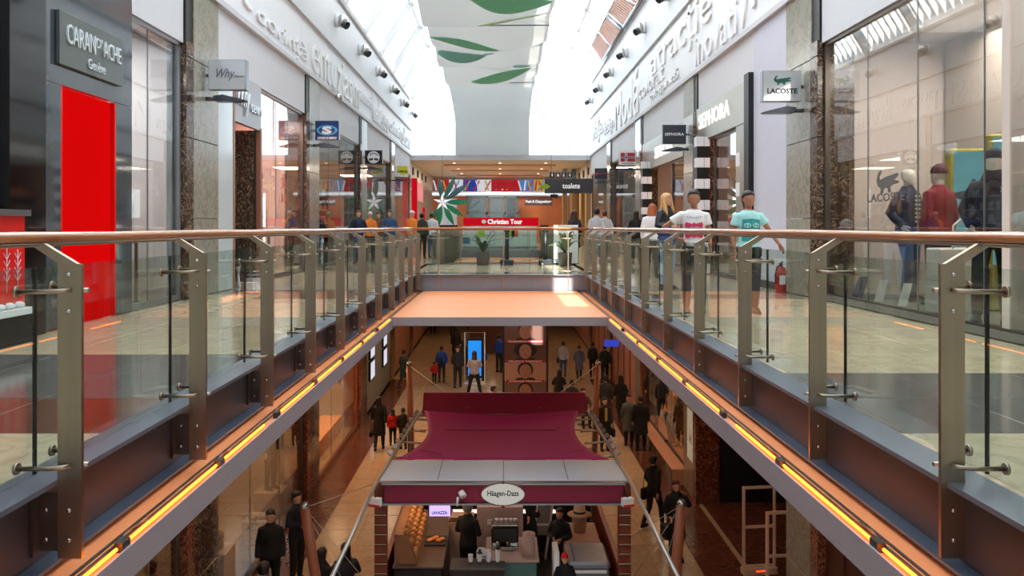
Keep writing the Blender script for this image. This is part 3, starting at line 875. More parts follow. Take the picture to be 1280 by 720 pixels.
# --- right D: plain wall, black strip, cosmetics shop
f3 = struct('wall_right.001', 'plain pale wall and metal clad cosmetics shop front')
MB().box(XR - .02, XR + .3, 13.7, 15.55, .12, FRZ - .1).build('plain_board', pm('pale_lilac_wall', (196, 198, 212), .55, var=.03), f3)
MB().box(XR - .04, XR + .3, 13.7, 15.55, 0, .12).build('skirting', STEELD, f3)
MB().box(XR - .12, XR + .1, 15.55, 15.85, 0, 4.12).build('black_strip', BLACK, f3)
PANM = pm('champagne_metal', (176, 170, 158), .32, .7, var=.06)
MB().box(XR - .04, XR + .1, 15.85, 16.65, 0, 3.2).build('metal_panel', PANM, f3)
MB().box(XR - .06, XR + .1, 15.85, 19.9, 3.2, 4.02).build('sign_panel', PANM, f3)
MB().box(XR - .06, XR + .1, 21.4, 27.5, 3.0, 3.92).build('sign_panel', PANM, f3)
MB().box(XR - .06, XR + .1, 20.0, 21.4, 3.2, 3.98).build('sign_panel', PANM, f3)
LW = em('lit_letter_white', (250, 250, 246), 1.1)
text('SEPHORA', (XR - .075, 18.3, 3.66), 2.6, .36, 'right', LW, f3, ext=.02, bold=.012)
text('SEPHORA', (XR - .075, 23.9, 3.42), 2.6, .36, 'right', LW, f3, ext=.02, bold=.012)
for k in range(4): MB().box(XR - .055, XR - .04, 16.35, 16.62, .5 + .62 * k, .78 + .62 * k).build('white_block', WHITE2, f3)
MB().box(XR + 1.9, XR + 2.0, 15.9, 27.5, 0, TOPW).build('wall_shop', pm('interior_dark_red', (118, 60, 50), .5, var=.3, scale=1.2), kind='structure')
shop_window(1, 16.65, 18.65, (), z1=3.2, label='cosmetics shop glass panel behind the two girls')
shop_window(1, 21.4, 23.2, (), z1=3.0, label='second cosmetics shop glass panel')


def striped(x, y, label, n=13):
    e = thing('striped_column', label, 'column', (x, y, 0))
    MB().box(-.10, .18, -.22, .22, 0, n * .25).build('core', BLACK, e)
    for k in range(n):
        if k % 2 == 0:
            MB().bbox(-.12, .06, -.24, -.02, k * .25 + .01, k * .25 + .24, .004).build('white_block', WHITE2, e)
            MB().bbox(.07, .2, -.24, -.02, k * .25 + .01, k * .25 + .24, .004).build('white_block', WHITE2, e)


striped(XR - .2, 19.1, 'black and white checkered column between the two girls at the cosmetics shop', 13)
striped(XR - .2, 26.3, 'black and white checkered column at the farther shop entrance', 13)
shop_window(1, 29.05, 35.25, (30.6, 32.2, 33.8), label='shop window under the flag sign')
shop_window(1, 36.75, 43.4, (38.5, 40.2, 41.8), label='last shop window on the right gallery')
MB().box(XR - .045, XR - .03, 13.0, 13.55, .72, 1.65).build('notice_board', pm('notice_white', (216, 222, 216), .15), wall[1])
# interior counter, lit, in the cosmetics shop
cn = thing('counter', 'red lit make-up counter inside the cosmetics shop', 'counter', (XR + 1.3, 18.0, 0))
MB().bbox(-.3, .3, -.9, .9, 0, 1.0, .02).build('body', CO[0], cn); MB().bbox(-.34, .34, -.95, .95, 1.0, 1.06, .01).build('worktop', WHITE2, cn)

# ------------------------------------------------------------------ blade signs with lamp bracket
LB = glassm('sign_gloss', (250, 250, 250), .05, .4)


def blade(s, y, lab, face_mat, draw, w=.62, h=.50, z=2.98 + .62, side=ALU):
    """box sign standing out from the side pillar, facing along the gallery"""
    xw = XL if s < 0 else XR
    cx = xw - s * (.10 + w / 2)
    e = thing('blade_sign', lab, 'sign', (cx, y, z))
    MB().bbox(-w / 2, w / 2, -.07, .07, -h / 2, h / 2, .008).build('box', side, e)
    MB().box(-w / 2 + .012, w / 2 - .012, -.078, -.07, -h / 2 + .012, h / 2 - .012).build('face', face_mat, e)
    MB().tube([(s * w / 2, 0, 0), (s * (w / 2 + .12), 0, 0)], .03, 8).build('bracket', STEELD, e)
    draw(e)
    l = MB().prism([(s * w * .35, -h / 2 - .10), (s * w * .1, -h / 2 - .08), (-s * w * .5, -h / 2 - .17), (-s * w * .45, -h / 2 - .19), (s * w * .3, -h / 2 - .19)], 'y', -.12, .06)
    l.build('lamp_shade', pm('lamp_blue_grey', (70, 76, 88), .3, .5), e)
    MB().tube([(s * w * .3, -.03, -h / 2 - .14), (s * (w / 2 + .12), -.03, -h / 2 - .14)], .035, 8).build('lamp_arm', STEELD, e)
    return e


SF = pm('sign_face_silver', (206, 212, 218), .08, .35, var=.02)
NAVY = pm('sign_navy', (18, 52, 110), .25); SKY = pm('sign_sky', (70, 170, 220), .3)
DARKS = pm('sign_dark', (44, 48, 58), .3); YEL = pm('sign_yellow', (226, 224, 30), .4)
INK = pm('ink_black', (16, 18, 20), .4); SW = pm('sign_white', (236, 238, 240), .35, var=.02)
TX = pm('ink_grey', (96, 104, 112), .4)


def d_why(e): text('Why', (-.02, -.082, .0), .30, .2, 'front', TX, e, shear=.4); text('DENIM', (.2, -.082, -.03), .16, .03, 'front', TX, e)
def d_lac(e): text('LACOSTE', (0, -.082, -.08), .48, .085, 'front', INK, e, bold=.025); croc((-.0, -.081, .08), .30, 'front', GRN, e)


def d_s(e):
    m = MB(); m.prism([(.27 * math.cos(a) - .0, .0 + .13 * math.sin(a)) for a in [math.pi * 2 * k / 20 for k in range(20)]], 'y', -.082, -.079); m.build('ring', SKY, e)
    m = MB(); m.prism([(.21 * math.cos(a), .0 + .10 * math.sin(a)) for a in [math.pi * 2 * k / 20 for k in range(20)]], 'y', -.084, -.081); m.build('disc', NAVY, e)
    text('S', (0, -.087, .0), .26, .2, 'front', SW, e, bold=.06); text('SKECHERS', (0, -.084, -.20), .5, .055, 'front', SW, e, bold=.03)


def d_tree(e):
    c = lambda r, cz: [(r * math.cos(a), cz + r * math.sin(a)) for a in [math.pi * 2 * k / 24 for k in range(24)]]
    MB().prism(c(.215, 0), 'y', -.083, -.079).build('disc', SW, e)
    m = MB(); m.prism([(-.17, -.05), (-.02, -.03), (-.02, -.10), (-.15, -.13)], 'y', -.086, -.082); m.prism([(.17, -.05), (.02, -.03), (.02, -.10), (.15, -.13)], 'y', -.086, -.082)
    for k in range(6): a = .3 + k * .5; m.prism([(.03 * math.cos(t) + .13 * math.cos(a), .05 + .02 * math.sin(t) + .09 * math.sin(a)) for t in [1.05 * q for q in range(6)]], 'y', -.086, -.082)
    m.build('tree_emblem', INK, e)


def d_off(e):
    MB().prism([(-.2, .24), (.3, .24), (.3, -.08), (.1, -.14), (-.05, -.10)], 'y', -.082, -.079).build('yellow_shape', YEL, e)
    text('OFFICE', (.05, -.085, .0), .46, .11, 'front', INK, e, bold=.02)


def d_sep(e): text('SEPHORA', (0, -.082, 0), .5, .075, 'front', SW, e, bold=.015)


def d_flag(e):
    R_ = pm('flag_red', (176, 40, 52), .4)
    for (a, b, c, d) in ((-.26, -.1, .06, .2), (-.02, .26, .06, .2), (-.26, -.1, -.12, .0), (-.02, .26, -.12, 0)): MB().box(a, b, -.083, -.079, c, d).build('flag_field', R_, e)
    MB().box(-.075, -.045, -.086, -.079, -.12, .2).box(-.26, .26, -.086, -.079, .018, .045).build('flag_cross', NAVY, e)
    text('NAPAPIJRI', (0, -.084, -.19), .46, .055, 'front', INK, e, bold=.02)


def d_red(e):
    rr = pm('sign_red', (200, 40, 60), .4); MB().prism([(-.18 + .06 * math.cos(a), .06 * math.sin(a)) for a in [math.pi * 2 * k / 14 for k in range(14)]], 'y', -.083, -.079).build('disc', rr, e)
    text('Orange', (.08, -.084, 0), .32, .08, 'front', rr, e)


blade(-1, 13.15, 'silver box sign with grey script beside the first left stone pillar', SF, d_why)
blade(-1, 20.7, 'dark blue box sign with a white letter S in a light blue ring', NAVY, d_s, z=3.60)
blade(-1, 28.3, 'black box sign with a round white tree emblem', INK, d_tree, z=3.56)
blade(-1, 36.0, 'yellow and white box sign reading OFFICE', SW, d_off, w=.66, z=3.58)
blade(1, 12.95, 'silver box sign with a green crocodile beside the right stone pillar', SF, d_lac, z=3.38)
blade(1, 20.9, 'dark grey box sign with thin white capital letters above the cosmetics entrance', DARKS, d_sep, z=3.52)
blade(1, 28.5, 'white box sign with a red and blue cross flag', SW, d_flag, z=3.54)
blade(1, 36.2, 'dark box sign with red dot and red letters near the toilets sign', DARKS, d_red, w=.58, z=3.5)

# ------------------------------------------------------------------ things in the right shop window
OLIVE = pm('lightbox_olive', (150, 140, 34), .4)
for i, (x, y, z, w_, h_, lab) in enumerate(((6.36, 10.95, .55, .46, 1.55, 'teal lit advertising light box with olive sides behind the maroon mannequin'), (6.20, 9.85, .55, .42, 1.62, 'teal lit advertising light box with olive sides behind the navy mannequin'))):
    e = thing('light_box', lab, 'light box', (x, y, .08))
    MB().bbox(-w_ / 2, w_ / 2 + .06, -.08, .08, 0, z + h_, .02).build('housing', OLIVE, e)
    MB().box(-w_ / 2 + .03, w_ / 2 - .02, -.09, -.08, z + .02, z + h_ - .04).build('screen', em('screen_teal', (120, 190, 196), .75, .25, 1.5), e)
    m = MB().prism([(.02, z + .3), (.2, z + .3), (.18, z + .95), (.08, z + 1.0), (-.18, z + .95), (-.2, z + .88), (.03, z + .82)], 'y', -.094, -.09)
    m.prism([(.07 + .04 * math.cos(a), z + 1.08 + .06 * math.sin(a)) for a in [math.pi / 5 * k for k in range(10)]], 'y', -.094, -.09)
    m.build('printed_figure', pm('print_navy', (44, 66, 84), .5), e)
bx_ = thing('handbag', 'white rectangular shopping bag with long handles at the feet of the mannequins', 'bag', (5.5, 9.7, .08), .2)
MB().bbox(-.3, .3, -.12, .12, .38, .78, .02).build('bag_body', pm('bag_white', (216, 214, 206), .5), bx_)
MB().tube([(-.1, -.1, .76), (-.09, -.1, 1.05), (0, -.1, 1.12), (.09, -.1, 1.05), (.1, -.1, .76)], .012, 6).build('handle', pm('bag_white', (216, 214, 206), .5), bx_)
MB().bbox(-.28, .28, -.16, .16, 0, .38, .01).build('stand', pm('plinth_white', (206, 208, 204), .4), bx_)
for (x, y, lab, mt, t) in ((5.25, 11.7, 'blue slanted price card at the far end of the shop window', NAVY, .16), (5.25, 11.05, 'white price card leaning on the window platform near the blue card', SW, .12), (5.25, 10.4, 'white price card in front of the striped mannequin', SW, .12), (5.2, 8.75, 'white price card at the feet of the navy mannequin', SW, .12)):
    e = thing('price_card', lab, 'card', (x, y, .08)); MB().prism([(-t * .7, 0), (t * .3, 0), (t * .9, .30), (0, .30)], 'y', -.006, .006).build('card', mt, e); MB().prism([(0, 0), (.10, 0), (0, .14)], 'x', -.004, .004).build('stay', mt, e)

fe = thing('fire_extinguisher', 'red fire extinguisher standing on the floor by the right stone pillar', 'fire extinguisher', (4.72, 13.45, 0))
MB().lathe([(.085, 0), (.09, .02), (.09, .38), (.07, .43), (.03, .45), (.03, .48)], n=16).build('cylinder', pm('extinguisher_red', (186, 42, 34), .3), fe)
MB().box(-.015, .015, -.05, .07, .48, .50).tube([(0, .02, .5), (0, -.09, .53)], .012, 6).build('handle', INK, fe)
MB().tube([(0, -.03, .47), (-.08, -.06, .45), (-.11, -.05, .3), (-.1, -.04, .15)], .012, 6).build('hose', RUBBER, fe)
MB().box(-.05, .05, -.094, -.088, .15, .3).build('label_plate', SW, fe)

# ------------------------------------------------------------------ the bridge and the far end
LEAF = pm('leaf_green', (52, 78, 44), .5, var=.3); LEAF2 = pm('leaf_pale', (104, 120, 84), .5, var=.3)


def plant(x, y, lab, mt, seed):
    r = random.Random(seed); e = thing('potted_plant', lab, 'plant', (x, y, 0))
    MB().lathe([(.14, 0), (.17, .02), (.2, .36), (.21, .38), (.18, .38), (.17, .34)], n=16).build('pot', pm('pot_grey', (88, 88, 86), .5), e)
    for k in range(16):
        a = k * 2.4 + r.random() * .5; L1 = r.uniform(.35, .6); up = r.uniform(.15, .65)
        d = Vector((math.cos(a), math.sin(a), 0)); p = Vector((0, 0, .36)); side = Vector((-d.y, d.x, 0)); vs_ = []; n = 5
        for i in range(n + 1):
            t = i / n; q = p + d * L1 * t + Vector((0, 0, up * math.sin(t * 2.1))); w = .055 * math.sin(math.pi * min(1, t * .9 + .08))
            vs_ += [q - side * w, q + Vector((0, 0, .012)), q + side * w]
        MB().add(vs_, [(3 * i + j, 3 * i + j + 1, 3 * i + j + 4, 3 * i + j + 3) for i in range(n) for j in range(2)], 0, True).build('leaf', mt, e)


plant(-.50, 23.1, 'dark green potted plant on the bridge left of centre', LEAF, 1)
plant(1.85, 22.7, 'pale green potted plant on the bridge in front of the white pillar', LEAF2, 4)
for i, (x, lab) in enumerate(((.20, 'black stanchion with heavy base near the middle of the bridge'), (1.32, 'black stanchion with heavy base beside the sunlit white pillar'))):
    e = thing('stanchion', lab, 'stanchion', (x, 23.2, 0))
    MB().bbox(-.2, .2, -.16, .16, 0, .16, .03).build('base', DARKS, e); MB().tube([(0, 0, .15), (0, 0, 1.0)], .06, 8).build('post', INK, e); MB().bbox(-.08, .08, -.05, .05, .95, 1.08, .01).build('top', INK, e)
    MB().box(-.12, -.08, -.17, -.16, .02, .06).build('tag', SW, e)
e = thing('display_board', 'tall sunlit white board standing on the bridge behind the pale plant', 'board', (1.95, 23.7, 0))
MB().bbox(-.36, .36, -.06, .06, 0.03, 1.16, .01).build('board', SW, e); MB().box(-.3, .3, -.15, .15, 0, .03).build('foot', STEELD, e)
# travel agency kiosk beyond the second opening
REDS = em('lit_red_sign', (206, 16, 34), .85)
e = thing('travel_kiosk', 'white travel agency kiosk with a long red lit sign', 'kiosk', (0, 40.5, 0))
MB().bbox(-1.9, 1.85, 0, 1.6, .1, 1.0, .02).build('counter', pm('kiosk_pale', (206, 220, 222), .3), e)
MB().box(-1.95, 1.9, -.03, 1.65, 0, .1).build('plinth', ALU, e)
MB().bbox(-1.92, 1.87, -.1, 1.7, 1.0, 1.12, .02).build('worktop', SW, e)
MB().bbox(-1.85, 1.95, -.12, .1, 1.16, 1.56, .02).build('sign_box', REDS, e)
for x in (-1.8, 1.85): MB().tube([(x, 0, 1.1), (x, 0, 1.2)], .03, 6).build('sign_foot', ALU, e)
text('Christian Tour', (.25, -.13, 1.36), 1.75, .25, 'front', LW, e, ext=.006, bold=.03)
MB().prism([(-.82 + .12 * math.cos(a), 1.36 + .1 * math.sin(a)) for a in [math.pi / 6 * k for k in range(12)]], 'y', -.126, -.12).build('round_emblem', SW, e)
for (x, c_) in ((-.95, (154, 192, 40)), (.55, (154, 192, 40)), (-1.7, (60, 110, 150)), (.75, (214, 110, 40))):
    z = .75 if c_[0] != 60 else .4
    MB().box(x - .18, x + .18, -.02, 0, z - .16, z + .16).build('poster', pm('poster_%d' % c_[0], c_, .5), e)
for x in (-1.2, -.3, .6, 1.4): MB().box(x - .01, x + .01, -.015, 0, .15, .98).build('panel_joint', ALU, e)

# toilets direction sign hung from the far ceiling
e = thing('direction_sign', 'long dark hanging sign reading toalete with four pictograms above', 'sign', (0, 42.2, 0))
GR_ = pm('sign_charcoal', (56, 56, 60), .3)
MB().bbox(2.35, 6.0 - 1.1, -.06, .06, 2.86, 3.64, .01).build('board', GR_, e)
text('toalete', (3.75, -.065, 3.26), .92, .28, 'front', LW, e, ext=.004)
MB().prism([(2.35 + .30 * math.cos(a), 3.22 + .14 * math.sin(a) * abs(math.sin(a))) for a in [math.pi / 8 * k for k in range(16)]], 'y', -.08, -.062).build('green_leaf', pm('leaf_lime', (150, 176, 40), .4), e)
for k in range(4):
    x = 2.75 + .31 * k
    MB().bbox(x - .13, x + .13, -.05, .05, 3.70, 3.97, .01).build('pictogram_plate', INK, e)
    m = MB(); m.sph((x, -.055, 3.905), (.028, .01, .028), 8, 5)
    m.prism([(x - .05, 3.87), (x + .05, 3.87), (x + (.03 if k != 1 else .07), 3.75), (x - (.03 if k != 1 else .07), 3.75)] if k != 2 else [(x - .06, 3.87), (x, 3.87), (x + .05, 3.76), (x - .06, 3.74)], 'y', -.058, -.05)
    m.build('pictogram', SW, e)
for x in (2.7, 4.6): MB().tube([(x, 0, 3.6), (x, 0, 5.02)], .015, 6).build('hanger_rod', STEELD, e)
MB().bbox(2.65, 3.05, -.1, .1, 2.62, 2.82, .02).box(2.83, 2.87, -.02, .02, 2.8, 2.9).build('projector', INK, e)
# flower with long green leaves hung from the ceiling edge
e = thing('flower_decoration', 'large hanging white flower with long green leaves', 'decoration', (-3.1, 43.0, 2.42))
m = MB()
for k in range(5):
    a = 1.57 + 1.2566 * k; m.prism([(0, 0), (.2 * math.cos(a - .4), .2 * math.sin(a - .4)), (.5 * math.cos(a), .5 * math.sin(a)), (.2 * math.cos(a + .4), .2 * math.sin(a + .4))], 'y', -.10, -.06)
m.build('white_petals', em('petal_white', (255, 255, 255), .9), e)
for a, L1, c_ in ((.0, 1.35, (30, 140, 100)), (-.6, 1.25, (24, 130, 84)), (-1.1, 1.25, (24, 126, 80)), (-1.75, 1.3, (24, 130, 84)), (-2.1, 1.0, (40, 110, 80)), (.62, 1.6, (70, 108, 120)), (1.1, 1.4, (60, 120, 110)), (1.7, 1.2, (60, 130, 110))):
    d = Vector((math.cos(a), 0, math.sin(a))); n_ = Vector((-d.z, 0, d.x)); vs_ = []
    for i in range(9):
        t = i / 8; q = d * (.15 + L1 * t) + Vector((0, -.1 * math.sin(t * 3) - .02, 0)); w = .15 * math.sin(math.pi * (t * .97 + .02)); vs_ += [q - n_ * w, q + n_ * w]
    MB().add(vs_, [(2 * i, 2 * i + 1, 2 * i + 3, 2 * i + 2) for i in range(8)], 0, True).build('long_leaf', pm('deco_leaf_%d' % c_[0], c_, .4), e)
MB().tube([(0, -.05, 0), (0, .02, 2.6)], .01, 5).build('hanging_wire', STEELD, e)

# back of the far end: colourful banner strip, framed glass front, side shops
bk = struct('wall_back.001', 'shop fronts at the far end under a band of colourful posters')
MB().box(XL, XR, 58, 58.3, 0, 3.7).build('back_board', pm('far_orange', (214, 130, 84), .5, var=.3, scale=.5), bk)
cols = [(170, 40, 50), (220, 226, 232), (52, 70, 160), (232, 232, 236), (184, 40, 48), (184, 40, 48), (90, 130, 190), (200, 160, 70), (176, 50, 60)]
x = -4.7
for k, c_ in enumerate(cols):
    w_ = 1.02; g = MB().box(x, x + w_ - .01, 57.8, 57.9, 3.66, 4.5).build('poster', em('poster_lit_%d_%d' % (k, c_[0]), c_, .8, .35, 2.5), bk)
    for j in range(4):
        cc = cols[(k * 3 + j * 2 + 1) % len(cols)]; a = x + .05 + .23 * j
        MB().prism([(a, 3.72), (a + .12, 3.72), (a + .3 * ((k + j) % 3) - .1, 4.44), (a + .3 * ((k + j) % 3) - .2, 4.44)] if k not in (4, 5) else [(a, 3.75), (a + .12, 3.75), (a + .12, 3.82), (a, 3.82)], 'y', 57.78, 57.8).build('poster_stripe', em('poster_lit_b%d' % cc[0], cc, .8), bk)
    x += w_
MB().box(XL, XR, 57.5, 57.8, 3.3, 3.62).build('light_beam', pm('beam_light', (220, 226, 232), .4), bk)
MB().box(XL, XR, 57.3, 57.5, 3.4, 3.5).build('light_line', em('cool_line', (235, 244, 255), 1.5), bk)
FB = pm('frame_blue_grey', (98, 116, 124), .4, .3)
for xx in (-2.4, -1.0, .3, 1.2): MB().box(xx, xx + .15, 56.8, 57, 0, 3.3).build('steel_frame', FB, bk)
for zz in (2.0, 3.15): MB().box(-2.4, 1.35, 56.8, 57, zz, zz + .15).build('steel_frame', FB, bk)
MB().box(-2.3, 1.3, 56.85, 56.87, 0, 3.2).build('glass_front', GLS, bk)
for k_, (xx, w_, c_) in enumerate(((-4.3, 1.2, (226, 232, 234)), (-2.2, 1.1, (150, 168, 172)), (-.7, .9, (176, 186, 188)), (.5, .6, (110, 124, 130)))):
    MB().box(xx, xx + w_, 57.3, 57.4, .4, 3.1).build('added_glow_panel', em('far_glow_%d' % k_, c_, .55, .5, 3), bk)  # glowing panels added to brighten the far shop fronts
MB().box(1.75, 3.7, 56.6, 56.7, 2.6, 3.1).build('sign_panel', pm('mauve_panel', (96, 78, 96), .4), bk)
text('Peek & Cloppenburg', (2.72, 56.58, 2.86), 1.8, .26, 'front', LW, bk, ext=.004, bold=.03)
for xx, c_ in ((3.95, ALU), (4.5, FB)): MB().box(xx, xx + .25, 50, 50.3, 0, 4.7).build('column', c_, bk)
OCH = pm('ochre_column', (176, 138, 84), .5)
for k in range(4): MB().box(XR - .15, XR + .1, 44.5 + 3.2 * k, 45.3 + 3.2 * k, 0, 3.7).build('column', OCH, bk)
for k in range(3): MB().box(3.8 + .55 * k - .12, 3.8 + .55 * k + .12, 47, 47.3, 0, 3.3).build('column', OCH, bk)
rc = thing('red_portal', 'glossy red portal frame of the far left shop', 'portal', (XL + .05, 43.6, 0))
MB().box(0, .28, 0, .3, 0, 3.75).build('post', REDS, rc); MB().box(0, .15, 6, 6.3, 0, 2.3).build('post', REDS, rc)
MB().box(.02, .06, .3, 6, 2.6, 3.7).build('sign_board', pm('pinkish_board', (190, 110, 120), .4, var=.3, scale=1), rc)
# white stand and black seats behind the kiosk
for k in range(3):
    e = thing('cafe_chair', 'dark chair %s the travel kiosk' % ['left of', 'farther left of', 'right of'][k], 'chair', ((-2.6, -3.1, 2.5)[k], 44 + .4 * k, 0))
    MB().bbox(-.25, .25, -.25, .25, .42, .5, .02).build('seat', INK, e); MB().bbox(-.25, .25, .2, .26, .5, 1.2, .02).build('backrest', INK, e)
    for a in (-1, 1):
        for b in (-1, 1): MB().tube([(a * .2, b * .2, 0), (a * .2, b * .2, .43)], .015, 5).build('leg', STEELD, e)
# ------------------------------------------------------------------ people and mannequins
def remesh(mb, vox, smooth=2):
    me = mb.mesh('figure_tmp'); ob = bpy.data.objects.new('figure_tmp', me); C.objects.link(ob)
    r = ob.modifiers.new('r', 'REMESH'); r.mode = 'VOXEL'; r.voxel_size = vox; r.use_smooth_shade = True
    if smooth: s_ = ob.modifiers.new('s', 'SMOOTH'); s_.factor = .5; s_.iterations = smooth
    out = bpy.data.meshes.new_from_object(ob.evaluated_get(dg())); bpy.data.objects.remove(ob)
    for p in out.polygons: p.use_smooth = True
    return out


def pose_of(kind):
    """joint positions of a 1.72 m figure facing -y; +x is the figure's left"""
    J = dict(dz=0.0, hip=[(-.09, 0, .92), (.09, 0, .92)], knee=[(-.10, -.01, .49), (.10, -.01, .49)], ank=[(-.10, .02, .09), (.10, .02, .09)],
             sh=[(-.160, .01, 1.375), (.160, .01, 1.375)], el=[(-.215, .03, 1.12), (.215, .03, 1.12)], wr=[(-.225, -.05, .89), (.225, -.05, .89)])
    if kind == 'walk':
        J['knee'] = [(-.10, -.15, .51), (.10, .03, .49)]; J['ank'] = [(-.10, -.20, .10), (.10, .27, .15)]
        J['el'] = [(-.23, .10, 1.15), (.23, -.02, 1.13)]; J['wr'] = [(-.22, .13, .91), (.22, -.16, .95)]
    if kind == 'step':
        J['knee'] = [(-.10, -.02, .49), (.11, -.08, .49)]; J['ank'] = [(-.10, .10, .10), (.12, -.06, .09)]
    if kind == 'hip':
        J['el'][0] = (-.42, .04, 1.20); J['wr'][0] = (-.20, -.06, 1.04); J['knee'][1] = (.10, -.08, .49); J['ank'][1] = (.11, -.06, .09)
    if kind == 'reach':
        J['el'][1] = (.30, .00, 1.17); J['wr'][1] = (.40, -.10, .98); J['knee'][0] = (-.10, -.08, .50); J['ank'][0] = (-.10, -.08, .09)
    if kind == 'phone':
        J['el'][1] = (.30, -.05, 1.16); J['wr'][1] = (.16, -.10, 1.42); J['el'][0] = (-.25, .02, 1.14); J['wr'][0] = (-.20, -.15, 1.0)
    if kind == 'wide':
        J['knee'] = [(-.17, -.01, .49), (.17, -.01, .49)]; J['ank'] = [(-.25, .02, .09), (.25, .02, .09)]; J['el'] = [(-.25, -.02, 1.15), (.25, -.02, 1.15)]; J['wr'] = [(-.10, -.16, 1.14), (.10, -.16, 1.12)]
    if kind == 'hold':
        J['el'] = [(-.24, .0, 1.14), (.24, .0, 1.14)]; J['wr'] = [(-.09, -.20, 1.12), (.09, -.20, 1.12)]
    if kind == 'pockets':
        J['el'] = [(-.27, .06, 1.14), (.27, .06, 1.14)]; J['wr'] = [(-.19, -.06, .97), (.19, -.06, .97)]; J['knee'][0] = (-.12, -.10, .5); J['ank'][0] = (-.14, -.06, .09)
    if kind == 'sit':
        dz = -.44; J['dz'] = dz
        for k in ('sh', 'el', 'wr'): J[k] = [(a, b, c + dz) for a, b, c in J[k]]
        J['hip'] = [(-.09, 0, .50), (.09, 0, .50)]; J['knee'] = [(-.12, -.42, .50), (.12, -.42, .50)]; J['ank'] = [(-.12, -.40, .09), (.12, -.40, .09)]
        J['el'] = [(-.25, -.08, .72), (.25, -.08, .72)]; J['wr'] = [(-.13, -.30, .66), (.13, -.30, .66)]
    return J


def mid(a, b, t=.5): return tuple(a[i] + (b[i] - a[i]) * t for i in range(3))


def hand(m, w, e, n=6):
    w = Vector(w); d = (w - Vector(e)).normalized(); sd = Vector((1, 0, 0)) if w.x > 0 else Vector((-1, 0, 0))
    a = d.cross(sd).normalized(); 
    if a.length < .1: a = Vector((0, -1, 0))
    b = a.cross(d).normalized()       # b across thickness, a across width
    m.ell([(w - d * .01, a * .027, b * .02), (w + d * .03, a * .038, b * .017), (w + d * .075, a * .040, b * .015), (w + d * .09, a * .034, b * .012)], 8)
    for k, L1 in enumerate((.060, .072, .066, .050)):
        o = w + d * .082 + a * (-.030 + .020 * k); c = -b * .012 * (1 if w.x > 0 else -1)
        m.tube([o, o + d * L1 * .5 + c * .6, o + d * L1 * .95 + c * 2.2], [.0095, .0088, .0065], n)
    o = w + d * .025 + a * -.034; m.tube([o, o + d * .03 - a * .024, o + d * .062 - a * .03], [.012, .011, .008], n)


def head(m, dz, big):
    n = 16 if big else 12
    m.ell([(0, .012, 1.40 + dz, .062, .062), (0, .012, 1.47 + dz, .050, .052), (0, .010, 1.54 + dz, .050, .054)], n)
    m.ell([(0, -.052, 1.503 + dz, .022, .022), (0, -.040, 1.518 + dz, .042, .048), (0, -.022, 1.545 + dz, .062, .070), (0, -.010, 1.58 + dz, .073, .084), (0, -.004, 1.62 + dz, .078, .094),
           (0, .002, 1.66 + dz, .078, .097), (0, .008, 1.695 + dz, .064, .083), (0, .012, 1.718 + dz, .038, .05), (0, .012, 1.724 + dz, .01, .01)], n)
    m.add([(-.012, -.086, 1.575 + dz), (.012, -.086, 1.575 + dz), (0, -.112, 1.585 + dz), (0, -.092, 1.63 + dz), (0, -.07, 1.56 + dz)], [(0, 1, 2), (1, 3, 2), (3, 0, 2), (0, 3, 4), (3, 1, 4), (1, 0, 4)])
    for s in (-1, 1): m.sph((s * .079, .012, 1.60 + dz), (.012, .022, .032), 8, 5)


GEO = {}


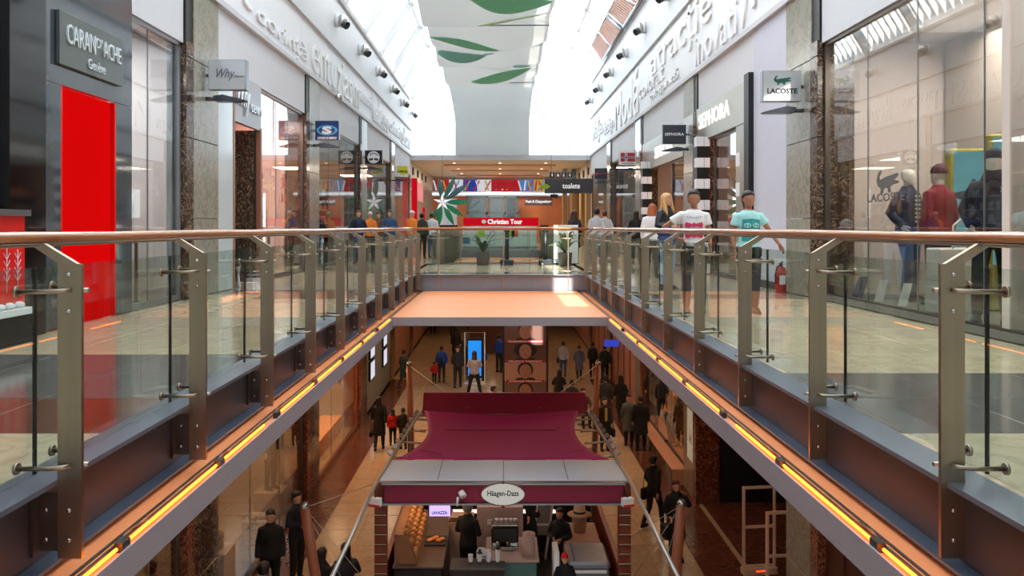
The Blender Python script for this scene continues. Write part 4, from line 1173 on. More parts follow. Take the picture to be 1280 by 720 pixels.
def fig_mesh(kind, part, vox, female=False):
    key = (kind, part, vox, female)
    if key in GEO: return GEO[key]
    J = pose_of(kind); dz = J['dz']; m = MB(); big = vox < .015
    fw = .93 if female else 1.0; hipw = 1.06 if female else 1.0

    def torso(g, z0, z1):
        R_ = [(.84, .13, .10), (.92, .155 * hipw, .11), (1.02, .137 * fw, .096), (1.12, .130 * fw, .088), (1.25, .152 * fw, .108 if female else .105), (1.36, .158 * fw, .092), (1.40, .145 * fw, .080), (1.435, .105, .066), (1.46, .068, .058)]
        out = []
        for z, a, b in R_:
            if z0 <= z <= z1: out.append((0, .005, z + dz, a + g, b + g))
        return out

    def leg(i, g, t1=1.0):
        h, k, a = J['hip'][i], J['knee'][i], J['ank'][i]
        if t1 >= 1: m.tube([h, mid(h, k), k, mid(k, a, .35), a], [.088 + g, .074 + g, .056 + g, .055 + g, .038 + g], 12)
        else: m.tube([h, mid(h, k), mid(h, k, t1 * 2)], [.09 + g, .078 + g, .07 + g], 12)

    def arm(i, g, t1=1.0, flare=0):
        s_, e, w = J['sh'][i], J['el'][i], J['wr'][i]
        if t1 >= 1: m.tube([(s_[0] * .62, s_[1], s_[2] + .005), s_, mid(s_, e), e, mid(e, w, .3), w], [.035 + g, .044 + g, .041 + g, .036 + g, .035 + g, .026 + g], 10)
        else: m.tube([(s_[0] * .62, s_[1], s_[2] + .005), s_, mid(s_, e, t1)], [.036 + g, .046 + g, .048 + g + flare], 10)
    if part == 'body':
        head(m, dz, big); m.ell(torso(0, .8, 1.5), 14)
        for i in (0, 1):
            leg(i, 0); arm(i, 0); a = J['ank'][i]
            m.ell([((a[0], a[1] - .02, a[2] - .05), Vector((.035, 0, 0)), Vector((0, .05, 0))), ((a[0], a[1], a[2]), Vector((.035, 0, 0)), Vector((0, .035, 0)))], 8)
        me = remesh(m, vox, 1); hm = MB()
        for i in (0, 1): hand(hm, J['wr'][i], J['el'][i], 8 if big else 5)
        bm = bmesh.new(); bm.from_mesh(me); t = hm.mesh('t'); bm.from_mesh(t); bm.to_mesh(me); bm.free()
        for p in me.polygons: p.use_smooth = True
    elif part == 'tee':
        m.ell([(0, .005, .93 + dz, .165 * hipw, .125)] + torso(.018, 1.0, 1.43) + [(0, .008, 1.452 + dz, .088, .07)], 16)
        for i in (0, 1): arm(i, .016, .55, .008)
        me = remesh(m, vox, 2)
    elif part in ('jacket', 'puffer'):
        g = .03 if part == 'jacket' else .045
        m.ell([(0, .005, .86 + dz, .175, .135)] + torso(g, .9, 1.43) + [(0, .008, 1.47 + dz, .085, .08), (0, .008, 1.50 + dz, .075, .075)], 16)
        for i in (0, 1): arm(i, g * .75)
        me = remesh(m, vox, 2)
    elif part == 'coat':
        m.ell([(0, .01, .50 + dz, .215, .165), (0, .008, .70 + dz, .20, .15)] + torso(.034, .9, 1.43) + [(0, .008, 1.47 + dz, .085, .08), (0, .008, 1.50 + dz, .075, .075)], 16)
        for i in (0, 1): arm(i, .022)
        me = remesh(m, vox, 2)
    elif part == 'trousers':
        m.ell(torso(.012, .8, 1.03), 14)
        for i in (0, 1): leg(i, .013)
        me = remesh(m, vox, 1)
    elif part == 'shoes':
        for i in (0, 1):
            a = J['ank'][i]; z = a[2] - .09
            m.ell([((a[0], a[1] - .055, z + .0), Vector((.046, 0, 0)), Vector((0, .135, 0))), ((a[0], a[1] - .055, z + .03), Vector((.048, 0, 0)), Vector((0, .138, 0))), ((a[0], a[1] - .04, z + .06), Vector((.04, 0, 0)), Vector((0, .10, 0))), ((a[0], a[1] + .01, z + .10), Vector((.038, 0, 0)), Vector((0, .045, 0)))], 12)
        me = m.mesh('shoes')
    elif part in ('eye0', 'eye1'):
        for s in ((-1,) if part == 'eye0' else (1,)): m.sph((s * .030, -.083, 1.617 + dz), (.012, .007, .0055), 8, 5, 0); m.sph((s * .030, -.0865, 1.617 + dz), (.0075, .005, .0065), 8, 5, 1); m.tube([(s * .045, -.081, 1.638 + dz), (s * .030, -.093, 1.642 + dz), (s * .016, -.094, 1.638 + dz)], .0035, 5, 1)
        me = m.mesh('eye')
    elif part == 'lips':
        m.sph((0, -.084, 1.553 + dz), (.021, .008, .007), 10, 5); me = m.mesh('lips')
    else:
        h = part.split('_')[1]
        if h in ('short', 'long', 'pony', 'loose'):
            m.ell([(0, .038, 1.535 + dz, .056, .058), (0, .040, 1.565 + dz, .085, .072), (0, .036, 1.60 + dz, .091, .080), (0, .028, 1.64 + dz, .092, .092), (0, .010, 1.668 + dz, .090, .108), (0, .008, 1.70 + dz, .076, .098), (0, .01, 1.727 + dz, .052, .066), (0, .01, 1.738 + dz, .02, .02)], 14)
        if h in ('long', 'loose'):
            m.ell([(0, .05, 1.25 + dz, .075, .03), (0, .058, 1.33 + dz, .10, .042), (0, .055, 1.45 + dz, .098, .055), (0, .04, 1.58 + dz, .088, .07), (0, .03, 1.66 + dz, .08, .08)], 14)
        if h == 'loose':
            for s in (-1, 1): m.tube([(s * .07, -.02, 1.67 + dz), (s * .088, -.03, 1.55 + dz), (s * .09, -.06, 1.42 + dz), (s * .075, -.09, 1.30 + dz)], [.03, .035, .038, .02], 8)
        if h == 'pony': m.sph((0, .11, 1.66 + dz), (.035, .04, .04), 10, 7); m.tube([(0, .13, 1.66 + dz), (0, .15, 1.55 + dz), (0, .13, 1.42 + dz)], [.03, .032, .012], 8)
        if h == 'hood':
            m.ell([(0, .05, 1.40 + dz, .11, .08), (0, .05, 1.48 + dz, .10, .09), (0, .035, 1.56 + dz, .095, .09), (0, .028, 1.64 + dz, .10, .105), (0, .02, 1.70 + dz, .09, .105), (0, .015, 1.75 + dz, .05, .06)], 14)
        if h == 'cap':
            m.ell([(0, .012, 1.655 + dz, .082, .105), (0, .012, 1.69 + dz, .08, .10), (0, .012, 1.73 + dz, .06, .075), (0, .012, 1.745 + dz, .02, .03)], 14)
            m.ell([(0, -.10, 1.662 + dz, .07, .075), (0, -.10, 1.672 + dz, .068, .07)], 14)
        if h == 'beanie':
            m.ell([(0, .012, 1.635 + dz, .085, .108), (0, .012, 1.67 + dz, .088, .11), (0, .012, 1.72 + dz, .072, .09), (0, .018, 1.76 + dz, .03, .04)], 14)
        me = remesh(m, min(vox, .013), 2)
    me.name = part if not part.startswith('hair') else 'hair'
    GEO[key] = me
    return me


SKIN = pm('skin', (206, 154, 124), .5, var=.05, scale=20); SKIND = pm('skin_tan', (160, 110, 84), .5, var=.05, scale=20)
MANQ = pm('mannequin_white', (206, 200, 190), .35, var=.02)
EYEW = pm('eye_white', (170, 160, 150), .6); EYED = pm('eye_dark', (30, 20, 16), .3); LIPM = pm('lip', (168, 86, 78), .4)


def cl(name, col, rough=.8, var=.15): return pm('cloth_' + name, col, rough, var=var, scale=14, bump=.15)


K_BLACK = cl('black', (20, 20, 23)); K_DK = cl('charcoal', (44, 44, 50)); K_NAVY = cl('navy', (30, 38, 66)); K_JEAN = cl('jeans', (66, 88, 128)); K_GREY = cl('grey', (122, 122, 126))
K_LG = cl('light_grey', (178, 178, 182)); K_WHITE = cl('white', (222, 222, 224)); K_RED = cl('red', (184, 24, 22)); K_BLUE = cl('blue', (30, 70, 160)); K_GREEN = cl('dark_green', (52, 58, 46))
K_OR = cl('orange', (232, 130, 36)); K_MAR = cl('maroon', (122, 26, 40)); K_BG = cl('blue_grey', (88, 96, 120)); K_AQUA = cl('aqua', (160, 214, 216)); K_BROWN = cl('brown', (96, 62, 44)); K_CREAM = cl('cream', (214, 196, 168))
K_LBLUE = cl('pale_blue', (150, 180, 220)); K_TEAL = cl('teal', (54, 150, 154)); K_PINK = cl('pink', (206, 60, 110))
H_BLK = pm('hair_black', (24, 18, 16), .5, var=.3, scale=40); H_BR = pm('hair_brown', (72, 46, 32), .5, var=.3, scale=40); H_BL = pm('hair_blonde', (206, 156, 96), .45, var=.3, scale=30, stretch=(3, 3, .4)); H_GR = pm('hair_grey', (120, 116, 112), .5, var=.2)
CACHE_M = {}


def person(label, x, y, z, H, face, top, topm, botm, hair='short', hairm=None, pose='stand', vox=.026, female=False, skin=None, shoe=None, shoulder=1.0, cat='person', group=None):
    """face: heading in degrees, 0 = towards the camera, 180 = away"""
    skin = skin or SKIN; hairm = hairm or H_BLK
    name = 'mannequin' if cat == 'mannequin' else 'person'
    e = thing(name, label, cat, (x, y, z), math.radians(face), group); s_ = H / 1.735; e.scale = (s_ * shoulder, s_ * shoulder, s_)

    def put(part, mats, nm):
        me = fig_mesh(pose, part, vox, female)
        key = (me.name, tuple(m.name for m in mats))
        if key not in CACHE_M:
            c = me.copy(); c.name = nm; c.materials.clear()
            for m in mats: c.materials.append(m)
            CACHE_M[key] = c
        return link(nm, CACHE_M[key], e)
    put('body', [skin], 'body')
    if top: put(top, [topm], {'tee': 't_shirt', 'jacket': 'jacket', 'puffer': 'jacket', 'coat': 'coat'}[top])
    if botm: put('trousers', [botm], 'trousers')
    put('shoes', [shoe or K_BLACK], 'shoes')
    if cat == 'person': put('eye0', [EYEW, EYED], 'eye'); put('eye1', [EYEW, EYED], 'eye'); put('lips', [LIPM], 'lips')
    if hair: put('hair_' + hair, [hairm], {'hood': 'hood', 'cap': 'cap', 'beanie': 'cap'}.get(hair, 'hair'))
    return e


def lowp(px, py, label, H, face, *a, D=None, lift=0.0, **k):
    """lower level: feet seen at (px,py) -> a spot on the lower floor"""
    d = D or (6.92 - lift) / (py - 283) * 1000
    return person(label, X(px, d), d, ZL + lift, H, face, *a, **k)


def bag(e, side, mat, z=.62, w=.26, h=.2, name='handbag', label='black handbag held by the woman', y=-.03, strap=.3):
    """a bag held in a hand or hung from a shoulder, placed in world space beside its carrier"""
    s_ = e.scale.z; c = Matrix.Rotation(e.rotation_euler.z, 3, 'Z') @ Vector((side * .26, y, 0)) * s_
    b = thing(name, label, 'bag', (e.location.x + c.x, e.location.y + c.y, e.location.z + z * s_), e.rotation_euler.z)
    MB().bbox(-.05, .05, -w / 2, w / 2, -h, 0, .02).build('bag_body', mat, b)
    MB().tube([(0, -w * .3, -.01), (0, -w * .22, strap * .6), (0, 0, strap), (0, w * .22, strap * .6), (0, w * .3, -.01)], .009, 5).build('handle', mat, b)
    return b


def chest_print(e, parts, g=.026):
    """flat print wrapped on the chest: list of (polygon in x,z; material)"""
    for poly, mt, nm in parts:
        vs_ = []
        for (x_, z_) in poly:
            a, b = .150 + g, .104 + g
            vs_.append((x_, .005 - b * math.sqrt(max(0, 1 - (x_ / a) ** 2)) - .004, z_))
        cx = sum(v[0] for v in vs_) / len(vs_); cz = sum(v[2] for v in vs_) / len(vs_)
        vs_.append((cx, .005 - (.104 + g) * math.sqrt(max(0, 1 - (cx / (.15 + g)) ** 2)) - .006, cz)); n = len(poly)
        MB().add(vs_, [(i, (i + 1) % n, n) for i in range(n)]).build(nm, mt, e)


def circ(cx, cz, rx, rz, n=12): return [(cx + rx * math.cos(2 * math.pi * k / n), cz + rz * math.sin(2 * math.pi * k / n)) for k in range(n)]


# --- upper gallery, right: the two girls and the blonde woman
g1 = person('girl in a white t-shirt with pink bow print, hand on hip, behind the right railing', 2.52, 10.4, 0, 1.60, -12, 'tee', K_WHITE, K_BLACK, 'pony', H_BLK, 'hip', .0125, True, SKIND)
K_PR = cl('print_pink', (204, 52, 96)); K_PG = cl('print_grey', (150, 156, 164))
pr = []
for cz in (1.235, 1.09):
    for s in (-1, 1): pr.append(([(s * .012, cz + .014), (s * .11, cz + .042), (s * .128, cz), (s * .11, cz - .042), (s * .012, cz - .014)][::-s], K_PR, 'bow_print'))
    pr.append((circ(0, cz, .028, .034), K_PR, 'bow_print'))
for k in range(7): pr.append((circ(-.09 + .03 * k, 1.345 - .010 * math.cos((k - 3) * .6), .009, .014, 8), K_PG, 'letter_print'))
chest_print(g1, pr)
g2 = person('girl in an aqua t-shirt with teal face print, looking down, right of the other girl', 3.20, 10.3, 0, 1.585, 4, 'tee', K_AQUA, K_DK, 'pony', H_BLK, 'reach', .0125, True, SKIND)
pr = [([(-.13, 1.02), (0, 1.01), (.13, 1.02), (.135, 1.17), (.125, 1.32), (0, 1.335), (-.125, 1.32), (-.135, 1.17)], K_TEAL, 'print_ground')]
chest_print(g2, pr, .028)
pr = []
for s in (-1, 1): pr.append((circ(s * .062, 1.24, .050, .034), K_AQUA, 'print_lens')); pr.append((circ(s * .062, 1.24, .034, .022), K_TEAL, 'print_lens'))
for k in range(5): pr.append(([(-.11, 1.18 - .024 * k), (.11, 1.18 - .024 * k), (.11, 1.19 - .024 * k), (-.11, 1.19 - .024 * k)], K_AQUA, 'print_line'))
chest_print(g2, pr, .034)
b1 = person('blonde woman in a black leather jacket and pale jeans behind the girls, head turned', 2.98, 14.3, 0, 1.72, 35, 'jacket', pm('leather_black', (26, 26, 30), .28, var=.1), K_LBLUE, 'loose', H_BL, 'hold', .018, True)
cb = thing('carried_jacket', 'blue folded jacket carried over the arm of the blonde woman', 'jacket', (2.93, 14.02, 1.02), .3)
MB().sph((0, 0, 0), (.22, .10, .09), 12, 7).sph((.02, 0, -.12), (.18, .07, .14), 12, 7).build('folds', cl('denim_blue', (58, 74, 130)), cb)
# others on the upper gallery
person('woman in a white jacket with reddish hair behind the blonde woman', 3.35, 17.6, 0, 1.62, 160, 'puffer', K_WHITE, K_DK, 'loose', pm('hair_red', (168, 92, 52), .5, var=.2), 'stand', female=True)
person('man in a grey padded jacket seen from behind near the last right pillar', 3.4, 26, 0, 1.64, 185, 'puffer', K_LG, K_DK, 'short', H_BR, 'walk')
person('woman in a striped grey jacket walking near the far right railing', 2.6, 21.5, 0, 1.62, 170, 'jacket', K_LG, K_JEAN, 'short', H_BLK, 'walk', female=True)
person('woman with brown hair and dark coat behind the white board on the bridge', 2.25, 24.25, 0, 1.62, 200, 'coat', K_DK, K_DK, 'loose', H_BR, 'stand', female=True)
person('dark haired person in black near the flag sign', 4.0, 23.5, 0, 1.6, 170, 'jacket', K_BLACK, K_BLACK, 'long', H_BLK, 'walk', female=True)
person('man in a navy jacket by the third left stone pillar', -4.3, 24.3, 0, 1.62, 20, 'jacket', K_NAVY, K_JEAN, 'short', H_BR, 'pockets')
person('man in a blue jacket with hands at his waist on the left gallery', -3.45, 25, 0, 1.64, -8, 'puffer', cl('steel_blue', (44, 74, 112)), K_DK, 'short', H_BR, 'hold')
person('woman in a brown coat with dark hat on the left gallery', -4.1, 27.0, 0, 1.62, 30, 'coat', K_BROWN, K_DK, 'beanie', K_BROWN, 'stand', female=True)
person('man in a bright orange vest and white cap on the left gallery', -2.9, 26.4, 0, 1.64, 150, 'jacket', K_OR, K_DK, 'cap', K_WHITE, 'walk')
person('person in a dark green jacket beside the man in orange', -2.75, 28.2, 0, 1.6, 170, 'jacket', K_GREEN, K_BLACK, 'short', H_BLK, 'stand')
person('person in a white shirt seen from behind near the far left railing', -2.45, 28.8, 0, 1.62, 175, 'puffer', K_WHITE, K_JEAN, 'short', H_BR, 'stand')
person('child in orange in front of the third left pillar', -4.25, 26.2, 0, 1.6, 190, 'jacket', K_OR, K_DK, 'cap', K_WHITE, 'stand').__setitem__('label', 'person in orange close to the shop window beyond the third left pillar')

# --- mannequins in the right shop window
mm = person('mannequin in navy vest over a striped jumper in the right window', 5.74, 11.25, .08, 1.86, 25, 'jacket', K_NAVY, K_JEAN, None, None, 'pockets', .016, False, MANQ, K_DK, cat='mannequin')
pr = []
for k in range(7): pr.append(([(-.05, 1.02 + .055 * k), (.05, 1.02 + .055 * k), (.05, 1.045 + .055 * k), (-.05, 1.045 + .055 * k)], K_CREAM, 'jumper_stripe'))
chest_print(mm, pr, .042)
mm = person('mannequin in a maroon sweater and dark cap, facing away in the right window', 5.78, 10.55, .08, 1.84, 200, 'puffer', K_MAR, K_NAVY, 'beanie', cl('plum', (76, 36, 50)), 'stand', .016, False, MANQ, K_DK, cat='mannequin')
mm = person('mannequin in a navy hooded sweatshirt, scarf and navy beanie in the right window', 5.28, 8.55, .08, 1.86, -35, 'jacket', K_NAVY, K_BLACK, 'beanie', cl('deep_navy', (22, 26, 46)), 'pockets', .014, False, MANQ, K_NAVY, cat='mannequin')
MB().ell([(0, 0, 1.40, .12, .11), (0, -.01, 1.45, .115, .11), (0, -.01, 1.50, .095, .10), (0, 0, 1.53, .075, .08)], 14).build('scarf', MATS['cloth_deep_navy'], mm)
MB().bbox(-.04, .05, -.165, -.14, 1.12, 1.42, .01).build('scarf_end', MATS['cloth_deep_navy'], mm)
t_ = text('33', (.09, -.152, 1.33), .06, .05, 'front', K_WHITE, mm, ext=.003, bold=.02)
mm = person('mannequin in a red jacket and blue jeans at the right edge of the picture', 5.75, 8.45, .08, 1.82, -30, 'puffer', K_RED, K_JEAN, None, None, 'walk', .016, False, MANQ, K_DK, cat='mannequin')

# --- lower level, left side
p_ = lowp(474, 563, 'woman with long black hair in a long black coat, lower left aisle', 1.68, 182, 'coat', K_BLACK, K_BLACK, 'long', H_BLK, 'walk', .024, female=True)
bag(p_, 1, K_BLACK, .60, .24, .16, label='small black handbag of the long haired woman in the lower left aisle')
lowp(491, 0, 'child in a red hooded jacket beside the long haired woman', 1.15, 185, 'puffer', K_RED, K_BLACK, 'hood', K_DK, 'stand', D=25.3)
lowp(504, 0, 'child in black beside the child in red', 1.28, 175, 'puffer', K_BLACK, K_BLACK, 'short', H_BLK, 'stand', D=24.9)
lowp(505, 486, 'woman in a dark green coat walking along the left row of posters', 1.67, 150, 'coat', K_GREEN, K_DK, 'short', H_BLK, 'walk', female=True)
lowp(543, 481, 'small child in a red jacket next to the person with the blue backpack', 1.02, 190, 'puffer', K_RED, K_BLACK, 'short', H_BLK, 'walk')
p_ = lowp(552, 478, 'person in a blue jacket walking away beside the small red child', 1.62, 182, 'puffer', K_BLUE, K_DK, 'short', H_BR, 'walk')
b_ = thing('backpack', 'blue backpack on the person beside the small red child', 'bag', (p_.location.x, p_.location.y - .20, ZL + 1.15)); MB().bbox(-.15, .15, -.09, .07, -.25, .22, .05).build('bag_body', cl('backpack_blue', (34, 76, 150)), b_); MB().bbox(-.10, .10, -.12, -.08, -.2, .0, .02).build('pocket', K_NAVY, b_)
lowp(570, 0, 'man in black walking away in front of the dark kiosk, centre of lower level', 1.75, 180, 'coat', K_BLACK, K_BLACK, 'short', H_BLK, 'stand', D=41)
p_ = lowp(572, 485, 'man with a dark jacket standing with his back to us left of the blue screen', 1.80, 178, 'jacket', K_DK, K_DK, 'cap', K_DK, 'walk')
lowp(579, 0, 'woman with dark hair in a green grey jacket left of the blue screen', 1.62, 170, 'jacket', K_GREEN, K_BLACK, 'long', H_BLK, 'stand', D=37.4, female=True)
lowp(593, 496, 'person in a grey jacket with fur hood, legs apart, in front of the blue screen', 1.86, 182, 'puffer', cl('pale_grey', (170, 164, 168)), K_BLACK, 'hood', H_BR, 'wide')
lowp(601, 0, 'person in a blue hooded jacket beside the blue screen', 1.76, 170, 'puffer', K_BLUE, K_NAVY, 'hood', K_BLUE, 'stand', D=36.0)
lowp(624, 465, 'man in a blue jacket half hidden behind the portrait pylon', 1.80, 150, 'jacket', K_BLUE, K_DK, 'short', H_BLK, 'stand')
lowp(541, 418, 'person in black in the distance, legs only under the bridge, left', 1.75, 180, 'coat', K_BLACK, K_BLACK, 'short', None, 'walk')
lowp(566, 420, 'person in dark trousers in the distance under the bridge, middle', 1.75, 180, 'jacket', K_BROWN, K_BLACK, 'short', None, 'walk')
lowp(588, 416, 'person in dark trousers in the distance under the bridge, right of the middle one', 1.75, 0, 'jacket', K_DK, K_DK, 'short', None, 'walk')


def seat(x, y, z, lab, face=0):
    e = thing('cafe_stool', lab, 'stool', (x, y, z), math.radians(face))
    MB().lathe([(.18, 0), (.2, .03), (.2, .06), (.17, .07)], (0, 0, .36), 14).build('seat', K_DK, e)
    MB().tube([(0, 0, .02), (0, 0, .37)], .03, 8).build('stem', STEELD, e); MB().lathe([(.2, 0), (.2, .015), (.05, .03)], n=14).build('foot', STEELD, e)


for px, d, lab, mt, f_, hm in ((617, 28.3, 'seated person in dark clothes behind the awning, below the blue screen', K_DK, 90, 'short'), (699, 31.5, 'seated woman with dark hair right of the portrait pylon', K_BLACK, 180, 'long'),
                               (715, 29.4, 'seated man in dark clothes beside the seated woman, right of the pylon', K_DK, 175, 'short'), (729, 27.9, 'seated woman facing us at the back right corner of the awning', K_BROWN, 10, 'long')):
    lowp(px, 0, lab, 1.72, f_, 'jacket', mt, K_BLACK, hm, H_BLK, 'sit', D=d); seat(X(px, d), d + .02, ZL, 'round stool under the ' + ' '.join(lab.split()[:2]) + ' ' + {617: 'below the blue screen', 699: 'right of the pylon', 715: 'in dark by the pylon', 729: 'at the awning corner'}[px])
# --- lower level, right side
p_ = lowp(704, 472, 'man in a pale grey jacket with a shoulder bag walking away, lower right', 1.66, 178, 'jacket', cl('silver_grey', (170, 172, 180)), K_JEAN, 'short', H_BLK, 'walk')
bag(p_, 1, K_BLACK, .95, .24, .24, 'shoulder_bag', 'black shoulder bag of the man in pale grey', strap=.4)
lowp(724, 475, 'woman in a blue grey coat walking away beside the man in pale grey', 1.58, 182, 'coat', K_BG, K_DK, 'short', H_BR, 'walk', female=True)
lowp(741, 0, 'person in brown grey behind the far right mast', 1.60, 175, 'jacket', K_DK, K_BLACK, 'short', H_BR, 'stand', D=36.8)
lowp(756, 0, 'man in dark green by the shop fronts, right of the far mast', 1.68, 170, 'jacket', cl('bottle', (30, 44, 42)), K_BLACK, 'short', H_BLK, 'walk', D=35.4)
lowp(757, 0, 'man in a dark shirt seen from behind next to the woman in a headscarf', 1.74, 178, 'jacket', K_DK, K_DK, 'short', H_BLK, 'stand', D=27.9)
lowp(776, 527, 'woman in black with a black headscarf walking away, lower right', 1.62, 185, 'coat', K_BLACK, K_BLACK, 'hood', K_BLACK, 'walk', female=True)
p_ = lowp(756, 563, 'woman in black with a yellow scarf facing us, lower right', 1.64, 8, 'coat', K_BLACK, K_BLACK, 'short', H_BLK, 'stand', female=True)
MB().bbox(-.04, .05, -.16, -.13, .98, 1.42, .015).build('scarf', cl('mustard', (170, 160, 90)), p_)
bag(p_, 1, K_BLACK, .72, .28, .24, label='black handbag of the woman with the yellow scarf')
lowp(786, 557, 'man in a grey coat and flat cap beside the man in a black suit', 1.63, 180, 'coat', cl('grey_green', (84, 88, 86)), K_BLACK, 'cap', K_DK, 'stand')
lowp(801, 562, 'broad man in a black suit walking away with the man in the grey coat', 1.70, 182, 'coat', K_BLACK, K_BLACK, 'short', H_BLK, 'stand', shoulder=1.1)
p_ = lowp(817, 660, 'woman in black walking towards the right shops with a shoulder bag', 1.67, 130, 'jacket', K_BLACK, K_BLACK, 'short', H_BLK, 'walk', female=True, vox=.02)
bag(p_, 1, K_BLACK, .90, .30, .26, 'shoulder_bag', 'black bag of the woman walking beside the awning', strap=.45)
p_ = lowp(845, 700, 'woman in black talking on the phone behind the right wooden mast', 1.66, 8, 'coat', K_BLACK, K_BLACK, 'pony', pm('hair_auburn', (96, 40, 34), .5), 'phone', vox=.018, female=True)
ph = thing('mobile_phone', 'dark mobile phone held to the ear of the woman by the right mast', 'phone', (p_.location.x + .12, p_.location.y - .04, ZL + 1.50)); MB().bbox(-.006, .006, -.03, .03, -.06, .06, .004).build('case', K_DK, ph); MB().box(-.0075, -.006, -.026, .026, -.05, .05).build('screen', GLOSSD, ph)
bag(p_, -1, K_BLACK, .80, .32, .28, label='large black bag of the woman on the phone', strap=.3)
# --- lower right, display window mannequins
for px, d, lab, mt, m2, H_, ps in ((815, 27.3, 'dark clothed mannequin at the far end of the lower right display window', K_BLACK, K_BLACK, 1.75, 'stand'), (827, 26.2, 'dark suited mannequin in the lower right display window', K_DK, K_BLACK, 1.75, 'walk')):
    person(lab, X(px, d), d, ZL + .42, H_, 150, 'jacket', mt, m2, 'short', H_BLK, ps, cat='mannequin', skin=MANQ)
K_FLO = marble('cloth_floral', (24, 20, 20), (222, 150, 74), .8, 6, 6, .09, .95); K_ORG = cl('apricot', (226, 150, 90))
person('mannequin in an apricot top and black trousers in the lower right display window', X(839, 24.1), 24.1, ZL + .42, 1.76, -60, 'jacket', K_ORG, K_BLACK, 'long', H_BR, 'stand', cat='mannequin', skin=MANQ, female=True)
person('mannequin in a black and orange floral coat, lower right display', X(851, 23.6), 23.6, ZL + .42, 1.7, -50, 'coat', K_FLO, K_FLO, None, None, 'stand', cat='mannequin', skin=pm('mannequin_peach', (230, 170, 126), .5), female=True)
# --- lower left display and visitors
person('mannequin in a dark suit on a white plinth in the lower left shop window', -5.50, 19.2, ZL + .62, 1.8, 60, 'jacket', K_BLACK, K_BLACK, 'short', H_BLK, 'stand', cat='mannequin', skin=MANQ)
lowp(338, 0, 'man in a dark jacket looking down, left of the pair by the left mast', 1.76, 8, 'jacket', K_BLACK, K_BLACK, 'short', H_BLK, 'stand', D=14.6, vox=.02)
lowp(371, 0, 'man with dark hair in profile, right of the pair by the left mast', 1.76, 60, 'jacket', cl('blue_black', (20, 24, 36)), K_BLACK, 'short', H_BLK, 'hold', D=15.6, vox=.02)
for px, d, x_, lab, f_, mt in ((330, 13.5, None, 'seated broad man in black at the bottom edge, in front of the pair', 180, K_BLACK), (403, 14.1, None, 'seated woman with long dark hair right of the left mast', 150, K_BLACK), (432, 14.3, None, 'seated woman in black with pale collar beside the left silver pipe', 200, K_DK)):
    lowp(px, 0, lab, 1.70, f_, 'jacket', mt, K_BLACK, 'long' if px > 400 else 'short', H_BLK, 'sit', D=d, vox=.02, shoulder=1.12 if px < 400 else 1)
    seat(X(px, d), d, ZL, 'round stool under the ' + lab[7:].split(' in ')[0].split(' with ')[0].strip() + {330: ' at the bottom edge', 403: ' beside the left mast', 432: ' beside the left pipe'}[px])
# ------------------------------------------------------------------ lower level shop fronts
WL = {}
for s, nm in ((-1, 'wall_left.003'), (1, 'wall_right.002')):
    xw = XL if s < 0 else XR
    w = struct(nm, 'lower level shop front wall with marble pillars'); WL[s] = w
    for (a, b) in PIL + [(43, 44.5)]:
        e = link('pillar', None, w)
        x0, x1 = sorted((xw - s * .05, xw + s * .5))
        MB().box(x0 + .02, x1 - .02, a + .02, b - .02, ZL, -.6).build('core', BLACK, e)
        for k in range(4):
            z = ZL + 1.3 * k
            MB().bbox(x0, x1, a + .3, b, z + .004, z + 1.292, .004).build('stone_panel', STONE if s > 0 else MARB, e)
            MB().bbox(x0 - .02, x1 + .02, a, a + .295, z + .004, z + 1.292, .004).build('stone_panel', MATS.get('red_marble') or marble('red_marble', (104, 50, 36), (190, 130, 100), .15, 1.6, 8, .04, .7), e)
    MB().box(*sorted((xw - s * .02, xw + s * .4)), 28.0 + 1.0, 62, ZL, ZL + .12).build('skirting', MATS['red_marble'], w)
# left lower fronts
m1 = pm('peach_wall', (222, 168, 124), .6, var=.05)
w = WL[-1]
MB().box(XL - .6, XL - .5, 6.3, 12.2, ZL, -.6).build('wall_shop', m1, kind='structure')
MB().box(XL - 2.9, XL - .1, 6.3, 12.2, ZL - .02, ZL + .02).build('floor_shop', FL_D, kind='structure')


def low_window(s, y0, y1, joints, label, frame=FRM, glass=GLS, z0=ZL + .12): return shop_window(s, y0, y1, joints, z0=z0, z1=-1.0, label=label, frame=frame, glass=glass)


low_window(-1, 6.3, 12.25, (8.4, 10.4), 'lower left shop window nearest to us')
low_window(-1, 13.75, 19.9, (15.8, 17.9), 'lower left shop window with the suited mannequin')
WF = pm('bronze_lit_frame', (150, 96, 60), .3, .5)
low_window(-1, 21.4, 27.55, (23.4, 25.3), 'lower left shop window with warm lit shelves', frame=WF)
MB().box(XL - 1.6, XL - 1.5, 21.4, 27.5, ZL, -.6).build('wall_shop', pm('warm_back', (226, 150, 92), .6, var=.1), kind='structure')
MB().box(XL - 2.6, XL - 2.5, 13.8, 19.9, ZL, -.6).build('wall_shop', pm('taupe_back', (122, 100, 84), .6, var=.2, scale=1), kind='structure')
MB().box(XL - 2.8, XL - .1, 13.8, 27.5, ZL, ZL + .015).build('floor_shop', FL_D, kind='structure')
area((XL - .8, 24.5, -.9), 1, 4, 420, (1, .58, .28)); area((XL - 1.4, 17, -.9), 1.5, 4, 110, (1, .66, .42)); area((XL - 1.2, 10, -.9), 1, 3, 60, (1, .6, .34))
MB().box(XL - .1, XL + .02, 29.0, 35.3, ZL, -.6).build('pale_green_board', pm('pale_green_wall', (136, 134, 116), .5, var=.06), w)
MB().box(XL - .1, XL + .02, 36.7, 62, ZL, -.6).build('brown_board', pm('warm_brown_wall', (168, 116, 82), .5, var=.15, scale=1), w)
